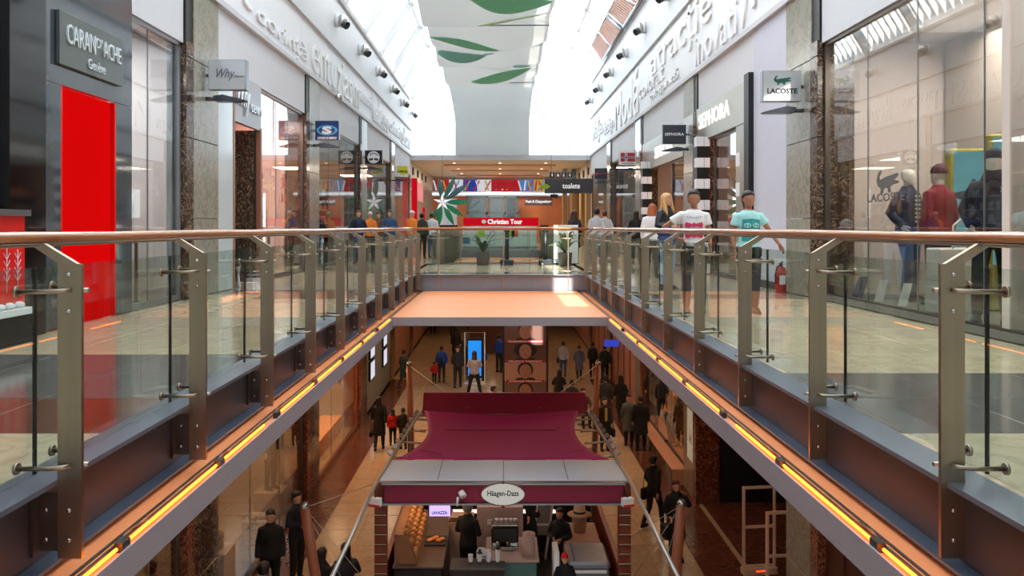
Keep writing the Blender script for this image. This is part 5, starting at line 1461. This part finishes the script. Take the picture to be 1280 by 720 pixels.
for i, (y, z, lab) in enumerate(((30.0, -4.25, 'lower'), (30.0, -3.45, 'upper'), (33.3, -4.3, 'lower'), (33.3, -3.5, 'upper'))):
    e = thing('light_box', '%s white lit poster frame of the %s pair on the lower left wall' % (lab, 'nearer' if i < 2 else 'farther'), 'light box', (XL + .03, y, z))
    MB().bbox(0, .07, -.52, .52, -.36, .36, .01).build('frame', INK, e); MB().box(.065, .075, -.46, .46, -.31, .31).build('screen', em('poster_white', (226, 224, 240), .95, .06, 1.5), e)
# lit shelves in the warm window
sx = shelf_unit(XL - 1.42, 23.0, -1, [MATS['goods_red'], pm('goods_peach', (236, 190, 150), .5), MATS['goods_orange']], 'warm lit shelves with red goods in the lower left shop', 6, 1.2, ZL)
MB().box(XL - 1.2, XL - .5, 22.2, 27.2, ZL + .02, ZL + .5).build('window_bench', pm('bench_peach', (232, 160, 104), .5), w)
for k in range(3):
    e = thing('handbag', ['dark bag on the warm lit window bench', 'brown bag on the warm lit window bench', 'red bag on the warm lit window bench'][k], 'bag', (XL - .8, 22.8 + .8 * k, ZL + .5))
    MB().bbox(-.1, .1, -.16, .16, 0, .24, .03).build('bag_body', [K_DK, K_BROWN, K_RED][k], e); MB().tube([(0, -.1, .22), (0, -.07, .36), (0, .07, .36), (0, .1, .22)], .01, 5).build('handle', [K_DK, K_BROWN, K_RED][k], e)
e = thing('plinth', 'pale square plinth under the suited mannequin in the lower left window', 'plinth', (-5.5, 19.2, ZL)); MB().bbox(-.32, .32, -.32, .32, .015, .61, .01).build('body', pm('plinth_cream', (216, 186, 156), .5), e); MB().bbox(-.33, .33, -.33, .33, .595, .62, .004).build('cap', MATS['plinth_cream'], e)
e = thing('plinth', 'tall peach plinth with a floral box in the near lower left window', 'plinth', (-5.2, 14.6, ZL)); MB().bbox(-.28, .28, -.28, .28, .015, 1.04, .01).build('body', MATS['plinth_cream'], e); MB().bbox(-.29, .29, -.29, .29, 1.03, 1.05, .004).build('cap', MATS['plinth_cream'], e)
e = thing('hat_box', 'round floral gift box on the tall peach plinth', 'box', (-5.2, 14.6, ZL + 1.05)); MB().lathe([(.15, 0), (.15, .2)], n=18).build('box_body', K_FLO, e); MB().lathe([(.16, .19), (.16, .26), (.0, .265)], n=18).build('lid', MATS['cloth_floral'], e)
for (x, y, h, lab) in ((-5.1, 16.3, 1.0, 'low glass vase and bottles on the floor of the lower left window'), (-5.3, 17.6, .5, 'short cream plinth in the lower left window')):
    e = thing('glass_vase' if h > .9 else 'plinth', lab, 'vase' if h > .9 else 'plinth', (x, y, ZL + .015))
    if h > .9: MB().lathe([(.14, 0), (.2, .1), (.22, .4), (.12, .7), (.14, 1.0)], n=16).build('vessel', GLR, e)
    else: MB().bbox(-.3, .3, -.3, .3, 0, h, .01).build('body', MATS['plinth_cream'], e); MB().bbox(-.2, .2, -.15, .15, h, h + .08, .02).build('cushion', K_CREAM, e)

# right lower fronts
w = WL[1]
MB().box(XR + .05, XR + .15, 2, 12.25, ZL, -.6).build('dark_wood_board', pm('dark_wood', (72, 34, 22), .35, var=.3, scale=3, stretch=(1, 1, .1)), w)
for y in (4, 6, 8, 10, 11.6): MB().box(XR + .02, XR + .06, y - .03, y + .03, ZL, -.6).build('wood_strip', MATS['dark_wood'], w)
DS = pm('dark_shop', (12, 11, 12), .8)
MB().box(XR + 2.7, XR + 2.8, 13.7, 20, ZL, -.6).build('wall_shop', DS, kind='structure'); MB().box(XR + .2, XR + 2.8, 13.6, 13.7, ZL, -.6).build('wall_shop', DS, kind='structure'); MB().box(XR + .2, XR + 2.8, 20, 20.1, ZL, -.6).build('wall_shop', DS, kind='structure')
MB().box(XR + .1, XR + 2.8, 13.7, 20, ZL, ZL + .012).build('floor_shop', FL_E, kind='structure')
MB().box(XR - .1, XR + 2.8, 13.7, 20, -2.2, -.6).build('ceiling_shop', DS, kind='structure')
MB().box(XR - .05, XR - .04, 20.35, 20.95, ZL + .9, ZL + 2.2).build('lit_notice', em('notice_lit', (240, 214, 180), .6), w)
text('H', (XR - .052, 20.6, ZL + 1.45), .22, .3, 'right', K_MAR, w, ext=.002)
for i, (x, y) in enumerate(((5.15, 15.9), (5.15, 14.5))):
    e = thing('security_gate', ['pale framed anti-theft gate at the dark shop entrance, farther one', 'pale framed anti-theft gate at the dark shop entrance, nearer one'][i], 'gate', (x, y, ZL + .012))
    g_ = pm('gate_frame', (216, 180, 156), .4)
    for a in (-.32, .32): MB().bbox(a - .025, a + .025, -.03, .03, .14, 1.75, .008).build('upright', g_, e)
    for z in (.14, .92, 1.70): MB().box(-.3, .3, -.02, .02, z, z + .05).build('crossbar', g_, e)
    MB().bbox(-.36, .36, -.09, .09, 0, .15, .02).build('base', g_, e); MB().box(-.1, .1, -.095, -.09, .08, .11).build('indicator', em('red_led', (255, 60, 20), 3), e)
    e.rotation_euler = (0, 0, .12)
low_window(1, 21.4, 27.5, (23.4, 25.4), 'lower right display window with mannequins', z0=ZL + .42)
MB().box(XR - .35, XR + 1.8, 21.4, 27.5, ZL, ZL + .42).build('floor_window', pm('platform_peach', (206, 150, 116), .3), kind='structure')
MB().box(XR - .37, XR - .35, 21.4, 27.5, ZL, ZL + .40).build('platform_front', MARB, w)
MB().box(XR + 1.8, XR + 1.9, 21.4, 27.5, ZL, -.6).build('wall_shop', pm('rose_back', (140, 106, 98), .6, var=.2, scale=1), kind='structure')
area((XR + .8, 24.3, -.9), 1, 4, 170, (1, .66, .46))
area((XR + .6, 32, -.9), .8, 4, 80, (1, .62, .4)); area((XL - .6 + 1.0, 32, -.9), .5, 4, 20, (1, .7, .5))
MB().box(XR + .02, XR + .3, 29.0, 62, ZL, -.6).build('rose_board', pm('rose_wall', (170, 118, 98), .5, var=.1, scale=1), w)
for y in (30.5, 32.0, 33.5, 38, 40, 42): MB().box(XR - .02, XR + .05, y - .05, y + .05, ZL, -.6).build('frame_strip', WF, w)
e = thing('hanging_sign', 'small blue lit sign on the lower right shop fronts', 'sign', (XR - .35, 33.0, ZL + 2.1)); MB().bbox(-.3, .3, -.04, .04, -.14, .14, .01).build('box', em('blue_sign', (60, 70, 190), .9), e); MB().tube([(.3, 0, 0), (.4, 0, 0)], .02, 6).build('bracket', STEELD, e)
e = thing('light_column', 'column of glittering red lights in the distance, lower right', 'lamp', (X(735, 50), 50, ZL)); MB().tube([(0, 0, 0), (0, 0, 3.4)], .35, 10).build('core', BLACK, e)
m = MB()
for k in range(240):
    a = rnd.uniform(0, 6.28); z = rnd.uniform(.1, 3.4); m.sph((.37 * math.cos(a), .37 * math.sin(a), z), .035, 5, 3)
m.build('red_lights', em('red_light', (255, 70, 40), 3), e, kind='stuff')

# ------------------------------------------------------------------ centre of the lower level
# portrait pylon
e = thing('portrait_pylon', 'tall dark pylon with four large portrait photographs and red captions', 'advertising pylon', (X(656, 31.5), 31.5, ZL))
MB().bbox(-.88, .92, -.06, .12, 0, 4.0, .01).build('panel', INK, e)
FC = pm('portrait_grey', (120, 92, 82), .5, var=.12); FH = pm('portrait_dark', (26, 20, 20), .6); FSK = pm('portrait_face', (150, 104, 84), .5, var=.1); CAP = pm('caption_red', (150, 44, 40), .5)
for k in range(5):
    z = .04 + .78 * k; y = -.066
    e2 = MB().box(-.80, .84, y, -.06, z, z + .76).build('photograph', [pm('portrait_bg0', (110, 84, 76), .5), pm('portrait_bg1', (166, 124, 106), .5), pm('portrait_bg2', (84, 56, 50), .5), pm('portrait_bg3', (96, 66, 58), .5)][k % 4], e)
    cz = z + .42; fem = k in (2, 1)
    MB().prism(circ(.02, cz + .05, (.30, .31, .46, .27, .3)[k], (.30, .31, .30, .28, .3)[k], 20), 'y', y - .006, y).build('hair', FH, e2)
    MB().prism(circ(.02, cz - .02, .24, .29, 20), 'y', y - .012, y - .006).build('face', FSK, e2)
    MB().prism([(-.5, z), (.55, z), (.32, z + .16), (-.28, z + .16)], 'y', y - .010, y - .004).build('shoulders', FH, e2)
    f_ = MB()
    for s in (-1, 1): f_.prism(circ(.02 + s * .10, cz + .05, .032, .010, 10), 'y', y - .016, y - .012).prism([(.02 + s * .15, cz + .095), (.02 + s * .05, cz + .10), (.02 + s * .05, cz + .09), (.02 + s * .15, cz + .085)][::s], 'y', y - .016, y - .012)
    f_.prism([(-.005, cz - .05), (.045, cz - .05), (.045, cz - .065), (-.005, cz - .065)], 'y', y - .015, y - .012); f_.prism(circ(.02, cz - .14, .06, .010, 10), 'y', y - .016, y - .012); f_.build('features', pm('portrait_shade', (70, 46, 40), .6), e2)
    MB().box(-.72, .78, y - .02, y, z - .03, z + .07).build('caption_strip', CAP, e2)
    text(['EXPRESIV', 'ATRAGE PRIVIREA', 'FRUMOS TINERESC', 'PLACEREA IMAGINII', 'EXPRESIV'][k], (.03, y - .022, z + .02), 1.3, .06, 'front', SW, e2, ext=.002)
# blue screen in a white frame
e = thing('digital_screen', 'tall blue lit screen in a white tubular frame on the lower level', 'screen', (X(594, 35.2), 35.2, ZL))
m = MB(); m.tube([(-.46, 0, .08), (-.46, 0, 2.25), (.42, 0, 2.25), (.42, 0, .08), (-.46, 0, .08)], .035, 6); m.build('frame', SW, e)
MB().bbox(-.36, .32, -.05, .05, .25, 2.0, .01).build('housing', INK, e); MB().box(-.31, .27, -.056, -.05, .35, 1.9).build('screen', em('screen_blue', (40, 140, 250), 1.1, .35, 1.2), e)
MB().bbox(-.5, .46, -.3, .3, 0, .06, .01).build('base', SW, e)
e = thing('counter', 'dark kiosk counter with bright lamps behind the blue screen', 'counter', (X(608, 44), 44, ZL))
MB().bbox(-.9, 1.3, -.4, .6, 0, 1.6, .02).build('body', K_BROWN, e); MB().bbox(-.9, .9, -.3, .5, 1.6, 2.2, .02).build('display_case', pm('case_warm', (150, 120, 100), .3), e)
MB().bbox(-.95, .95, -.4, .6, 2.2, 2.3, .01).build('top', SW, e)
for i, (a, z) in enumerate(((-.7, 1.7), (-.2, 2.6), (.3, 2.0), (-.3, 1.75), (.5, 2.5))): MB().box(a - .14, a + .14, -.42, -.40, z, z + .13).build('lamp', em('lamp_warm_white', (255, 240, 215), 4), e)
MB().box(-.25, -.15, -.1, 0, 2.3, 2.8).box(.45, .55, -.1, 0, 2.3, 2.7).box(-.4, .7, -.35, .1, 2.7, 2.75).build('canopy', SW, e)

# ------------------------------------------------------------------ ice cream kiosk with awning
KR = pm('kiosk_burgundy', (132, 12, 54), .5, var=.06); SAIL = cl('sail_magenta', (168, 30, 112), .7, .06); KW = pm('roof_panel_grey', (190, 204, 222), .4, var=.04); PIPE = pm('pipe_aluminium', (176, 172, 168), .35, .6)
ZK = ZL + 2.62                     # roof level of the kiosk
kk = thing('kiosk', 'coffee and ice cream kiosk with burgundy valance, magenta sail and pale roof', 'kiosk', (0, 0, 0))
x0, x1 = -2.08, 2.20
MB().bbox(x0 + .05, x1 - .05, 13.50, 14.65, ZK - .02, ZK + .02, .008).build('roof_panel', KW, kk)
for x in (-1.05, .06, 1.15): MB().box(x - .006, x + .006, 13.5, 14.65, ZK + .020, ZK + .024).build('roof_joint', STEELD, kk)
MB().bbox(x0 + .14, x1 - .14, 13.40, 13.48, ZK - .33, ZK - .02, .008).build('valance', KR, kk)
MB().box(x0 + .1, x1 - .1, 13.36, 13.5, ZK - .36, ZK - .33).box(x0 + .1, x1 - .1, 13.36, 13.5, ZK - .02, ZK + .01).build('valance_rail', ALU, kk)
# logo plate
lp_ = MB().prism([(.05 + .345 * math.cos(a) * (1 + .05 * math.cos(2 * a)), ZK - .155 + .185 * math.sin(a)) for a in [math.pi / 18 * k for k in range(36)]], 'y', 13.30, 13.34).build('logo_plate', em('logo_cream', (238, 234, 224), .55), kk)
MB().tube([(.05 + .35 * math.cos(a) * (1 + .05 * math.cos(2 * a)), 13.30, ZK - .155 + .19 * math.sin(a)) for a in [math.pi / 18 * k for k in range(37)]], .012, 5).sph((.05, 13.30, ZK + .045), .03, 8, 5).sph((.05, 13.30, ZK - .355), .03, 8, 5).build('logo_border', pm('logo_brown', (120, 80, 70), .5), lp_)
text('Häagen-Dazs', (.05, 13.295, ZK - .15), .52, .115, 'front', INK, lp_, ext=.003, bold=.02)
# sail (saddle shaped)
nu, nv = 28, 18; vs_ = []
for j in range(nv + 1):
    v = j / nv
    for i in range(nu + 1):
        u = i / nu; hw = 1.80 - .0 * v; y = 14.72 + 3.45 * v
        inset = .30 * math.sin(math.pi * min(1, v ** .8)) + .10 * v
        x = .03 + (u * 2 - 1) * (1.98 - inset * 1.15 - .12 * v)
        z = ZK + .02 + .10 * v - .13 * math.sin(math.pi * v) * math.cos((u - .5) * 2.6) - .10 * (1 - abs(2 * u - 1)) * v
        vs_.append((x, y, z))
s_ = MB(); s_.add(vs_, [(j * (nu + 1) + i, j * (nu + 1) + i + 1, (j + 1) * (nu + 1) + i + 1, (j + 1) * (nu + 1) + i) for j in range(nv) for i in range(nu)], 0, True)
sl_ = s_.build('sail', SAIL, kk); sm = sl_.modifiers.new('thick', 'SOLIDIFY'); sm.thickness = .012
MB().tube([(-1.7, 16.9, ZK + .0), (1.75, 16.9, ZK + .0)], .008, 5).tube([(-1.8, 15.6, ZK + .0), (-1.1, 15.0, ZK + .03)], .006, 4).tube([(1.86, 15.6, ZK), (1.2, 15.0, ZK + .03)], .006, 4).build('seam', KR, sl_)
MB().prism([(18.32, ZK - .02), (18.40, ZK - .02), (18.72, ZK + .42), (18.64, ZK + .42)], 'x', -1.78, 1.98).build('back_valance', KR, kk)
MB().tube([(-1.85, 18.3, ZK - .02), (2.05, 18.3, ZK - .02)], .03, 8).build('back_rail', PIPE, kk)
# side pipes, crossbars, front raking pipes
for s, xa, xb in ((-1, -1.82, -2.06), (1, 2.02, 2.18)):
    MB().tube([(xa, 18.4, ZK + .05), (xb, 13.45, ZK + .03), (xb * 1.0, 9.0, ZK + .0)], .032, 8).build('side_pipe', PIPE, kk)
    for y in (14.9, 15.9, 16.8, 17.8):
        MB().tube([(xb - s * .05, y, ZK + .02), (xb - s * .5, y, ZK - .01)], .02, 6).build('crossbar', PIPE, kk)
    for k in range(9):             # small clamp-on lamps along the pipes
        y = 14.8 + .4 * k; xx = xa + (xb - xa) * (18.4 - y) / 4.95
        MB().tube([(xx, y, ZK + .02), (xx + s * .06, y, ZK + .10)], .012, 5).tube([(xx + s * .06, y, ZK + .10), (xx + s * .02, y - .08, ZK + .15)], [.03, .045], 8).build('clamp_lamp', PIPE, kk)
for y in (9.6, 10.2): pass
# wooden side screens with bright slats
for s, xx in ((-1, -2.03), (1, 2.10)):
    MB().bbox(xx - .10, xx + .12, 13.55, 13.63, ZL, ZK - .05, .01).build('corner_post', pm('red_brown_wood', (122, 50, 28), .35, var=.25, scale=4, stretch=(1, 1, .2)), kk)
    for k in range(11):
        z = ZK - .42 - .165 * k; MB().box(xx - .09, xx + .11, 13.51, 13.55, z, z + .018).build('metal_slat', em('slat_bright', (236, 200, 176), .55) if False else CHROME, kk)
    MB().bbox(xx - .02 if s < 0 else xx - .08, xx + .08 if s < 0 else xx + .02, 13.7, 18.0, ZL, ZL + 1.1, .01).build('side_panel', MATS['red_brown_wood'], kk)
    MB().box(xx - .02, xx + .02, 17.8, 17.9, ZL, ZK).build('rear_post', STEELD, kk)
# small spotlights on the valance
for x in (-.68,):
    MB().tube([(x, 13.38, ZK - .18), (x + .03, 13.30, ZK - .12)], .018, 6).tube([(x + .03, 13.28, ZK - .10), (x + .08, 13.22, ZK - .17)], [.05, .06], 10).tube([(x - .02, 13.3, ZK - .2), (x - .03, 13.28, ZK - .34)], .022, 6).build('valance_lamp', SW, kk)
for s, xx in ((-1, -1.97), (1, 2.02)):
    e = thing('banner_lamp', 'small white and red lamp clipped on the %s pipe of the kiosk' % ('left' if s < 0 else 'right'), 'lamp', (xx + s * .1, 13.3, ZK - .28), s * .3)
    MB().bbox(-.10, .10, -.05, .05, -.07, .07, .01).build('housing', SW, e); MB().box(-.10, .10, -.055, -.05, -.07, -.03).build('red_strip', pm('strip_red', (200, 50, 40), .4), e); MB().tube([(0, 0, .07), (0, .1, .30)], .012, 5).build('clip', STEELD, e)
# floor and counters in the kiosk
MB().box(-1.98, 2.02, 13.7, 18.0, ZL, ZL + .02).build('kiosk_floor', pm('kiosk_floor_black', (26, 24, 26), .3), kk)
DKW = pm('counter_dark', (34, 30, 32), .3, var=.1)
cb_ = thing('counter', 'back counter of the kiosk with glass front and white light strip', 'counter', (.1, 17.6, ZL + .02))
MB().bbox(-1.9, 1.85, -.35, .35, 0, .9, .01).build('body', DKW, cb_); MB().box(-1.4, 1.1, -.37, -.35, .72, .80).build('light_strip', em('strip_white', (250, 226, 206), 1.3), cb_)
MB().bbox(-1.4, 1.1, -.36, .1, .9, 1.25, .01).build('glass_display', GLR, cb_); MB().bbox(-1.9, 1.85, -.35, .35, .9, .93, .005).build('worktop', STEELD, cb_)
m = MB()
cc = [pm('tub_green', (120, 170, 120), .5), pm('tub_pink', (214, 150, 150), .5), MATS['cloth_cream'], pm('tub_brown', (96, 60, 44), .5)]
for k in range(9): t_ = thing('ice_cream_tub', 'ice cream tub in the glass display of the back counter', 'tub', (-1.1 + .27 * k, 17.4, ZL + .955), group='ice cream tubs in the back counter'); MB().bbox(-.11, .11, -.12, .12, 0, .12, .02).build('tub', STEELD, t_); MB().sph((0, 0, .12), (.1, .11, .06), 10, 6).build('ice_cream', cc[k % 4], t_)
# left counter with cones and lit sign
cl_ = thing('counter', 'left counter of the kiosk with cones and pastry shelf', 'counter', (-1.35, 15.4, ZL + .02))
MB().bbox(-.5, .35, -1.5, 1.3, 0, .95, .02).build('body', DKW, cl_); MB().bbox(-.52, .37, -1.52, 1.32, .95, .99, .008).build('worktop', pm('counter_top', (86, 66, 58), .3), cl_)
MB().prism([(-.5, .99), (-.1, .99), (-.3, 1.5), (-.5, 1.5)], 'y', -1.4, .6).build('cone_rack', pm('cone_wood', (150, 100, 66), .5, var=.2), cl_)
CONE = pm('cone_waffle', (206, 150, 92), .6, var=.3, scale=30)
cone0 = None
for k in range(24):
    lx, ly, lz = -1.35 - .14 - .08 * (k % 3), 14.1 + .24 * (k // 3), ZL + 1.02 + .16 * (k % 3) + .02
    if cone0 is None:
        cone0 = thing('ice_cream_cone', 'stack of waffle cones on the left rack of the kiosk', 'cone', (lx, ly, lz), group='waffle cones on the left rack'); MB().lathe([(.01, 0), (.055, .17), (.06, .19), (.045, .19)], n=8).build('wafer', CONE, cone0); MB().sph((0, 0, .19), .052, 8, 5).build('stack', CONE, cone0)
    else: copy_tree(cone0, (lx, ly, lz))
lv = thing('light_box', 'glowing violet and white box sign under the kiosk valance', 'light box', (-1.05, 14.0, ZK - .60))
MB().bbox(-.2, .2, -.07, .07, -.16, .16, .02).build('housing', pm('violet_case', (60, 40, 160), .4), lv)
MB().prism([(-.18, -.145), (.185, -.145), (.185, .03), (.05, .145), (-.14, .145), (-.18, .06)], 'y', -.078, -.072).build('face', em('violet_white', (196, 170, 255), 1.5), lv)
MB().tube([(0, 0, .16), (0, 0, .58)], .012, 5).build('hanger', STEELD, lv)
MB().prism(circ(-.13, .105, .045, .04, 12), 'y', -.084, -.078).prism([(.06, .148), (.188, .148), (.188, .04)], 'y', -.084, -.078).build('violet_shapes', em('violet_deep', (40, 10, 170), .9), lv)
text('LAVAZZA', (0, -.086, -.08), .27, .055, 'front', em('violet_ink', (30, 10, 120), .6), lv, ext=.002, bold=.03)
bxs = thing('carton', 'open brown carton on the left counter of the kiosk', 'box', (-.78, 16.1, ZL + .02)); MB().bbox(-.25, .25, -.3, .3, 0, 1.05, .01).build('body', pm('carton', (206, 174, 150), .6), bxs); MB().add([(-.25, -.3, 1.05), (.25, -.3, 1.05), (.3, -.45, 1.2), (-.2, -.45, 1.2)], [(0, 1, 2, 3)]).build('flap', MATS['carton'], bxs)
ta = thing('tray', 'tray of pastries with an orange tag on the left counter', 'tray', (-1.2, 15.0, ZL + 1.012)); MB().bbox(-.2, .2, -.22, .22, 0, .03, .01).build('plate', K_DK, ta)
for k in range(5): MB().sph((-.12 + .06 * k, -.1 + .07 * (k % 3), .06), (.06, .045, .035), 8, 5).build('pastry', K_OR if k % 2 else CONE, ta)
# middle counter with machines
cm = thing('counter', 'middle counter of the kiosk with the coffee machine, paper cups and towel roll', 'counter', (.2, 14.75, ZL + .02))
MB().bbox(-.42, .46, -.5, .5, 0, .92, .02).build('body', pm('mint_side', (74, 120, 118), .4), cm); MB().bbox(-.46, .5, -.54, .54, .92, .97, .01).build('worktop', pm('counter_pinkish', (190, 164, 156), .3), cm)
wb = thing('wall_board', 'pinkish white service board behind the coffee machine', 'board', (.0, 15.6, ZL + .02)); MB().bbox(-.45, .45, -.05, .05, .0, 1.45, .01).build('board', MATS['counter_pinkish'], wb); MB().box(-.25, -.1, -.06, -.05, 1.1, 1.2).build('notice', SW, wb)
cf = thing('coffee_machine', 'black and steel coffee machine on the middle counter', 'coffee machine', (.12, 14.85, ZL + .99))
MB().bbox(-.28, .22, -.2, .2, .12, .42, .03).build('body', INK, cf); MB().bbox(-.28, .22, -.24, .2, 0, .08, .01).build('drip_tray', CHROME, cf); MB().bbox(-.26, -.12, -.14, .14, .06, .14, .01).bbox(.06, .2, -.14, .14, .06, .14, .01).build('pillar', CHROME, cf)
for x in (-.16, .02): MB().tube([(x, -.2, .18), (x, -.3, .15)], .025, 8).tube([(x, -.12, .14), (x, -.12, .2)], .04, 10).build('group_head', CHROME, cf)
MB().box(-.26, .20, -.16, .16, .42, .45).build('cup_rail', CHROME, cf)
for k in range(5): c_ = thing('cup', 'small white cup on top of the coffee machine', 'cup', (-.06 + .085 * k, 14.85, ZL + 1.44), group='white cups on the coffee machine'); MB().lathe([(.02, 0), (.035, .05), (.036, .055), (.03, .05)], n=10).build('bowl', SW, c_); MB().tube([(.034, 0, .04), (.055, 0, .035), (.05, 0, .015), (.028, 0, .012)], .005, 5).build('handle', SW, c_)
tr = thing('towel_roll', 'large pale paper towel roll on the middle counter', 'paper roll', (.52, 14.42, ZL + .99)); MB().lathe([(.115, 0), (.115, .40), (.03, .40), (.03, .37)], n=20).build('paper', pm('paper_pinkish', (206, 180, 172), .8), tr); MB().tube([(0, 0, .3), (0, 0, .385)], .028, 10).build('core', K_BROWN, tr)
for k in range(4):
    c_ = thing('cup_stack', ['tall', 'short', 'middle', 'leaning'][k] + ' stack of white paper cups at the front of the kiosk', 'cups', (-.52 + .16 * k, 14.15, ZL + .99)); MB().lathe([(.03, 0), (.04, .02), (.032, .02), (.042, .05), (.034, .05), (.044, .08), (.036, .08), (.046, .11 + .04 * k), (.038, .12 + .04 * k)], n=12).build('cups', SW, c_)
    MB().lathe([(.047, .11 + .04 * k), (.047, .125 + .04 * k), (.02, .13 + .04 * k)], n=12).build('lid', K_DK if k % 2 else SW, c_)
fcn = thing('counter', 'front dark counter of the kiosk at the bottom of the picture', 'counter', (-.35, 14.1, ZL + .02)); MB().bbox(-.5, .42, -.22, .22, 0, .93, .01).build('body', DKW, fcn); MB().bbox(-.52, .44, -.24, .24, .93, .96, .005).build('worktop', STEELD, fcn)
nb = thing('tabletop_sign', 'small white shaped sign with dark lettering between the paper cups', 'sign', (-.30, 14.3, ZL + .98)); MB().prism([(-.12, 0), (.16, 0), (.16, .06), (.02, .2), (-.08, .2), (-.12, .14)], 'y', -.01, .01).build('plate', SW, nb); MB().prism(circ(-.06, .15, .028, .028), 'y', -.014, -.01).build('dot', NAVY, nb); text('LAVAZZA', (.02, -.013, .04), .2, .035, 'front', NAVY, nb, ext=.002, bold=.02)
# right: steel freezer lid, hat display, menu boards
fr_ = thing('freezer', 'grey steel freezer with sloping lid at the bottom right of the kiosk', 'freezer', (1.55, 14.35, ZL + .02)); MB().bbox(-.36, .36, -.45, .45, 0, .92, .03).build('body', pm('freezer_steel', (128, 130, 138), .35, .5), fr_); MB().bbox(-.37, .37, -.46, .46, .92, 1.06, .04).build('lid', pm('freezer_lid', (142, 146, 156), .3, .4), fr_); MB().box(-.3, .3, -.475, -.455, .88, .93).build('handle', SW, fr_); MB().box(-.26, -.24, -.4, .4, 1.06, 1.065).build('lid_joint', STEELD, fr_)
ht = thing('hat', 'beige straw hat with black band hanging in the kiosk', 'hat', (1.55, 15.6, ZL + 1.3)); MB().lathe([(.22, 0), (.24, .01), (.12, .04), (.11, .16), (.06, .2), (0, .2)], n=18).build('crown', pm('straw', (190, 150, 116), .7), ht); MB().lathe([(.122, .04), (.118, .08)], n=18).build('band', INK, ht)
hs = thing('hat_stand', 'counter with beige bucket under the straw hat in the kiosk', 'stand', (1.55, 15.6, ZL + .02)); MB().bbox(-.35, .35, -.5, .5, 0, .95, .02).build('body', pm('stand_pink', (168, 128, 112), .5), hs); MB().lathe([(.12, .95), (.15, 1.25), (.13, 1.28)], n=16).build('bucket', MATS['straw'], hs)
fl_ = thing('menu_board', 'leaning white framed menu board between the counters', 'board', (.92, 16.6, ZL + .02)); MB().prism([(0, 0), (.04, 0), (.24, 1.5), (.20, 1.5)], 'y', -.03, .03).prism([(-.3, 0), (-.26, 0), (-.08, 1.5), (-.12, 1.5)], 'y', -.03, .03).box(-.18, .12, -.03, .03, .7, .74).build('frame', pm('frame_pale', (196, 186, 178), .4), fl_); MB().prism([(-.2, .5), (.08, .5), (.14, 1.1), (-.14, 1.1)], 'y', -.02, -.01).build('board', pm('menu_grey', (120, 112, 110), .5), fl_)
pl2 = thing('panel', 'narrow white upright panel at the front of the kiosk', 'panel', (.98, 14.1, ZL + .02)); MB().bbox(-.05, .05, -.25, .25, 0, 1.25, .01).build('board', SW, pl2); MB().box(-.08, .08, -.28, .28, 0, .03).build('foot', STEELD, pl2)
# kiosk people
person('man in black working in the kiosk, seen from behind left of the machines', -.60, 15.1, ZL + .02, 1.72, 150, 'jacket', K_BLACK, K_BLACK, 'short', H_GR, 'hold', .018)
person('kiosk attendant in black, head hidden behind the valance', .78, 16.7, ZL + .02, 1.74, 20, 'jacket', K_BLACK, K_BLACK, 'short', H_BLK, 'reach', .02, female=True)
person('dark haired woman looking up near the red capped child in the kiosk', 1.14, 15.3, ZL + .02, 1.52, -20, 'jacket', K_BLACK, K_BLACK, 'short', H_BLK, 'hold', .018, female=True)
person('child in a bright red cap in the kiosk', 1.12, 13.85, ZL + .02, 1.24, 0, 'jacket', K_BLACK, K_BLACK, 'beanie', cl('bright_red', (226, 24, 30)), 'hold', .018)
area((.1, 15.6, ZK - .35), 2.4, 1.6, 9, (1, .78, .66)); area((-1.4, 15.0, ZK - .5), .5, 1.2, 9, (1, .6, .3))
# ------------------------------------------------------------------ wooden masts with wires
MW = pm('mast_wood', (150, 84, 56), .4, var=.2, scale=3, stretch=(6, 6, .5))
for (xt, yt, zt, xb, yb, lab, far, cab) in ((-2.93, 12.0, -3.10, -2.55, 12.15, 'near left leaning wooden mast with steel cap', 0, [(-2.08, 13.4, ZK - .0), (-1.0, 12.6, ZL), (-1.6, 12.2, ZL)]),
                                       (2.72, 12.0, -3.06, 2.50, 12.1, 'near right wooden mast with steel cap in front of the phoning woman', 0, [(2.2, 13.4, ZK - .9), (1.95, 13.0, ZL + .9), (2.1, 12.4, ZL)]),
                                       (-2.44, 21.5, -2.62, -2.35, 21.4, 'far left wooden mast behind the kiosk', 1, [(-.75, 18.4, ZK + .12)]), (2.62, 21.5, -2.60, 2.5, 21.4, 'far right wooden mast behind the kiosk', 1, [(.9, 18.4, ZK + .12)])):
    e = thing('mast', lab, 'mast', (xb, yb, ZL))
    t_ = Vector((xt - xb, yt - yb, zt - ZL))
    MB().tube([(0, 0, 0), t_ * .5, t_], [.075, .085, .075], 12).build('pole', MW, e)
    MB().tube([t_, t_ * 1.03], [.08, .05], 12).build('steel_cap', CHROME, e); MB().lathe([(.14, 0), (.14, .03), (.09, .04)], n=14).build('foot_plate', STEELD, e)
    for c_ in cab:
        MB().tube([t_, Vector(c_) - Vector((xb, yb, ZL))], .0045 if not far else .009, 5).build('wire', PIPE, e)
# small table with bottles at bottom left and a few wall lamps in the lower hall
tbs = thing('cafe_table', 'small round cafe table at the bottom left by the seated people', 'table', (-3.35, 13.3, ZL)); MB().lathe([(.35, .7), (.36, .72), (.35, .74)], n=20).build('tabletop', K_DK, tbs); MB().tube([(0, 0, 0), (0, 0, .7)], .035, 8).build('stem', STEELD, tbs); MB().lathe([(.22, 0), (.22, .02), (.05, .04)], n=16).build('foot', STEELD, tbs)
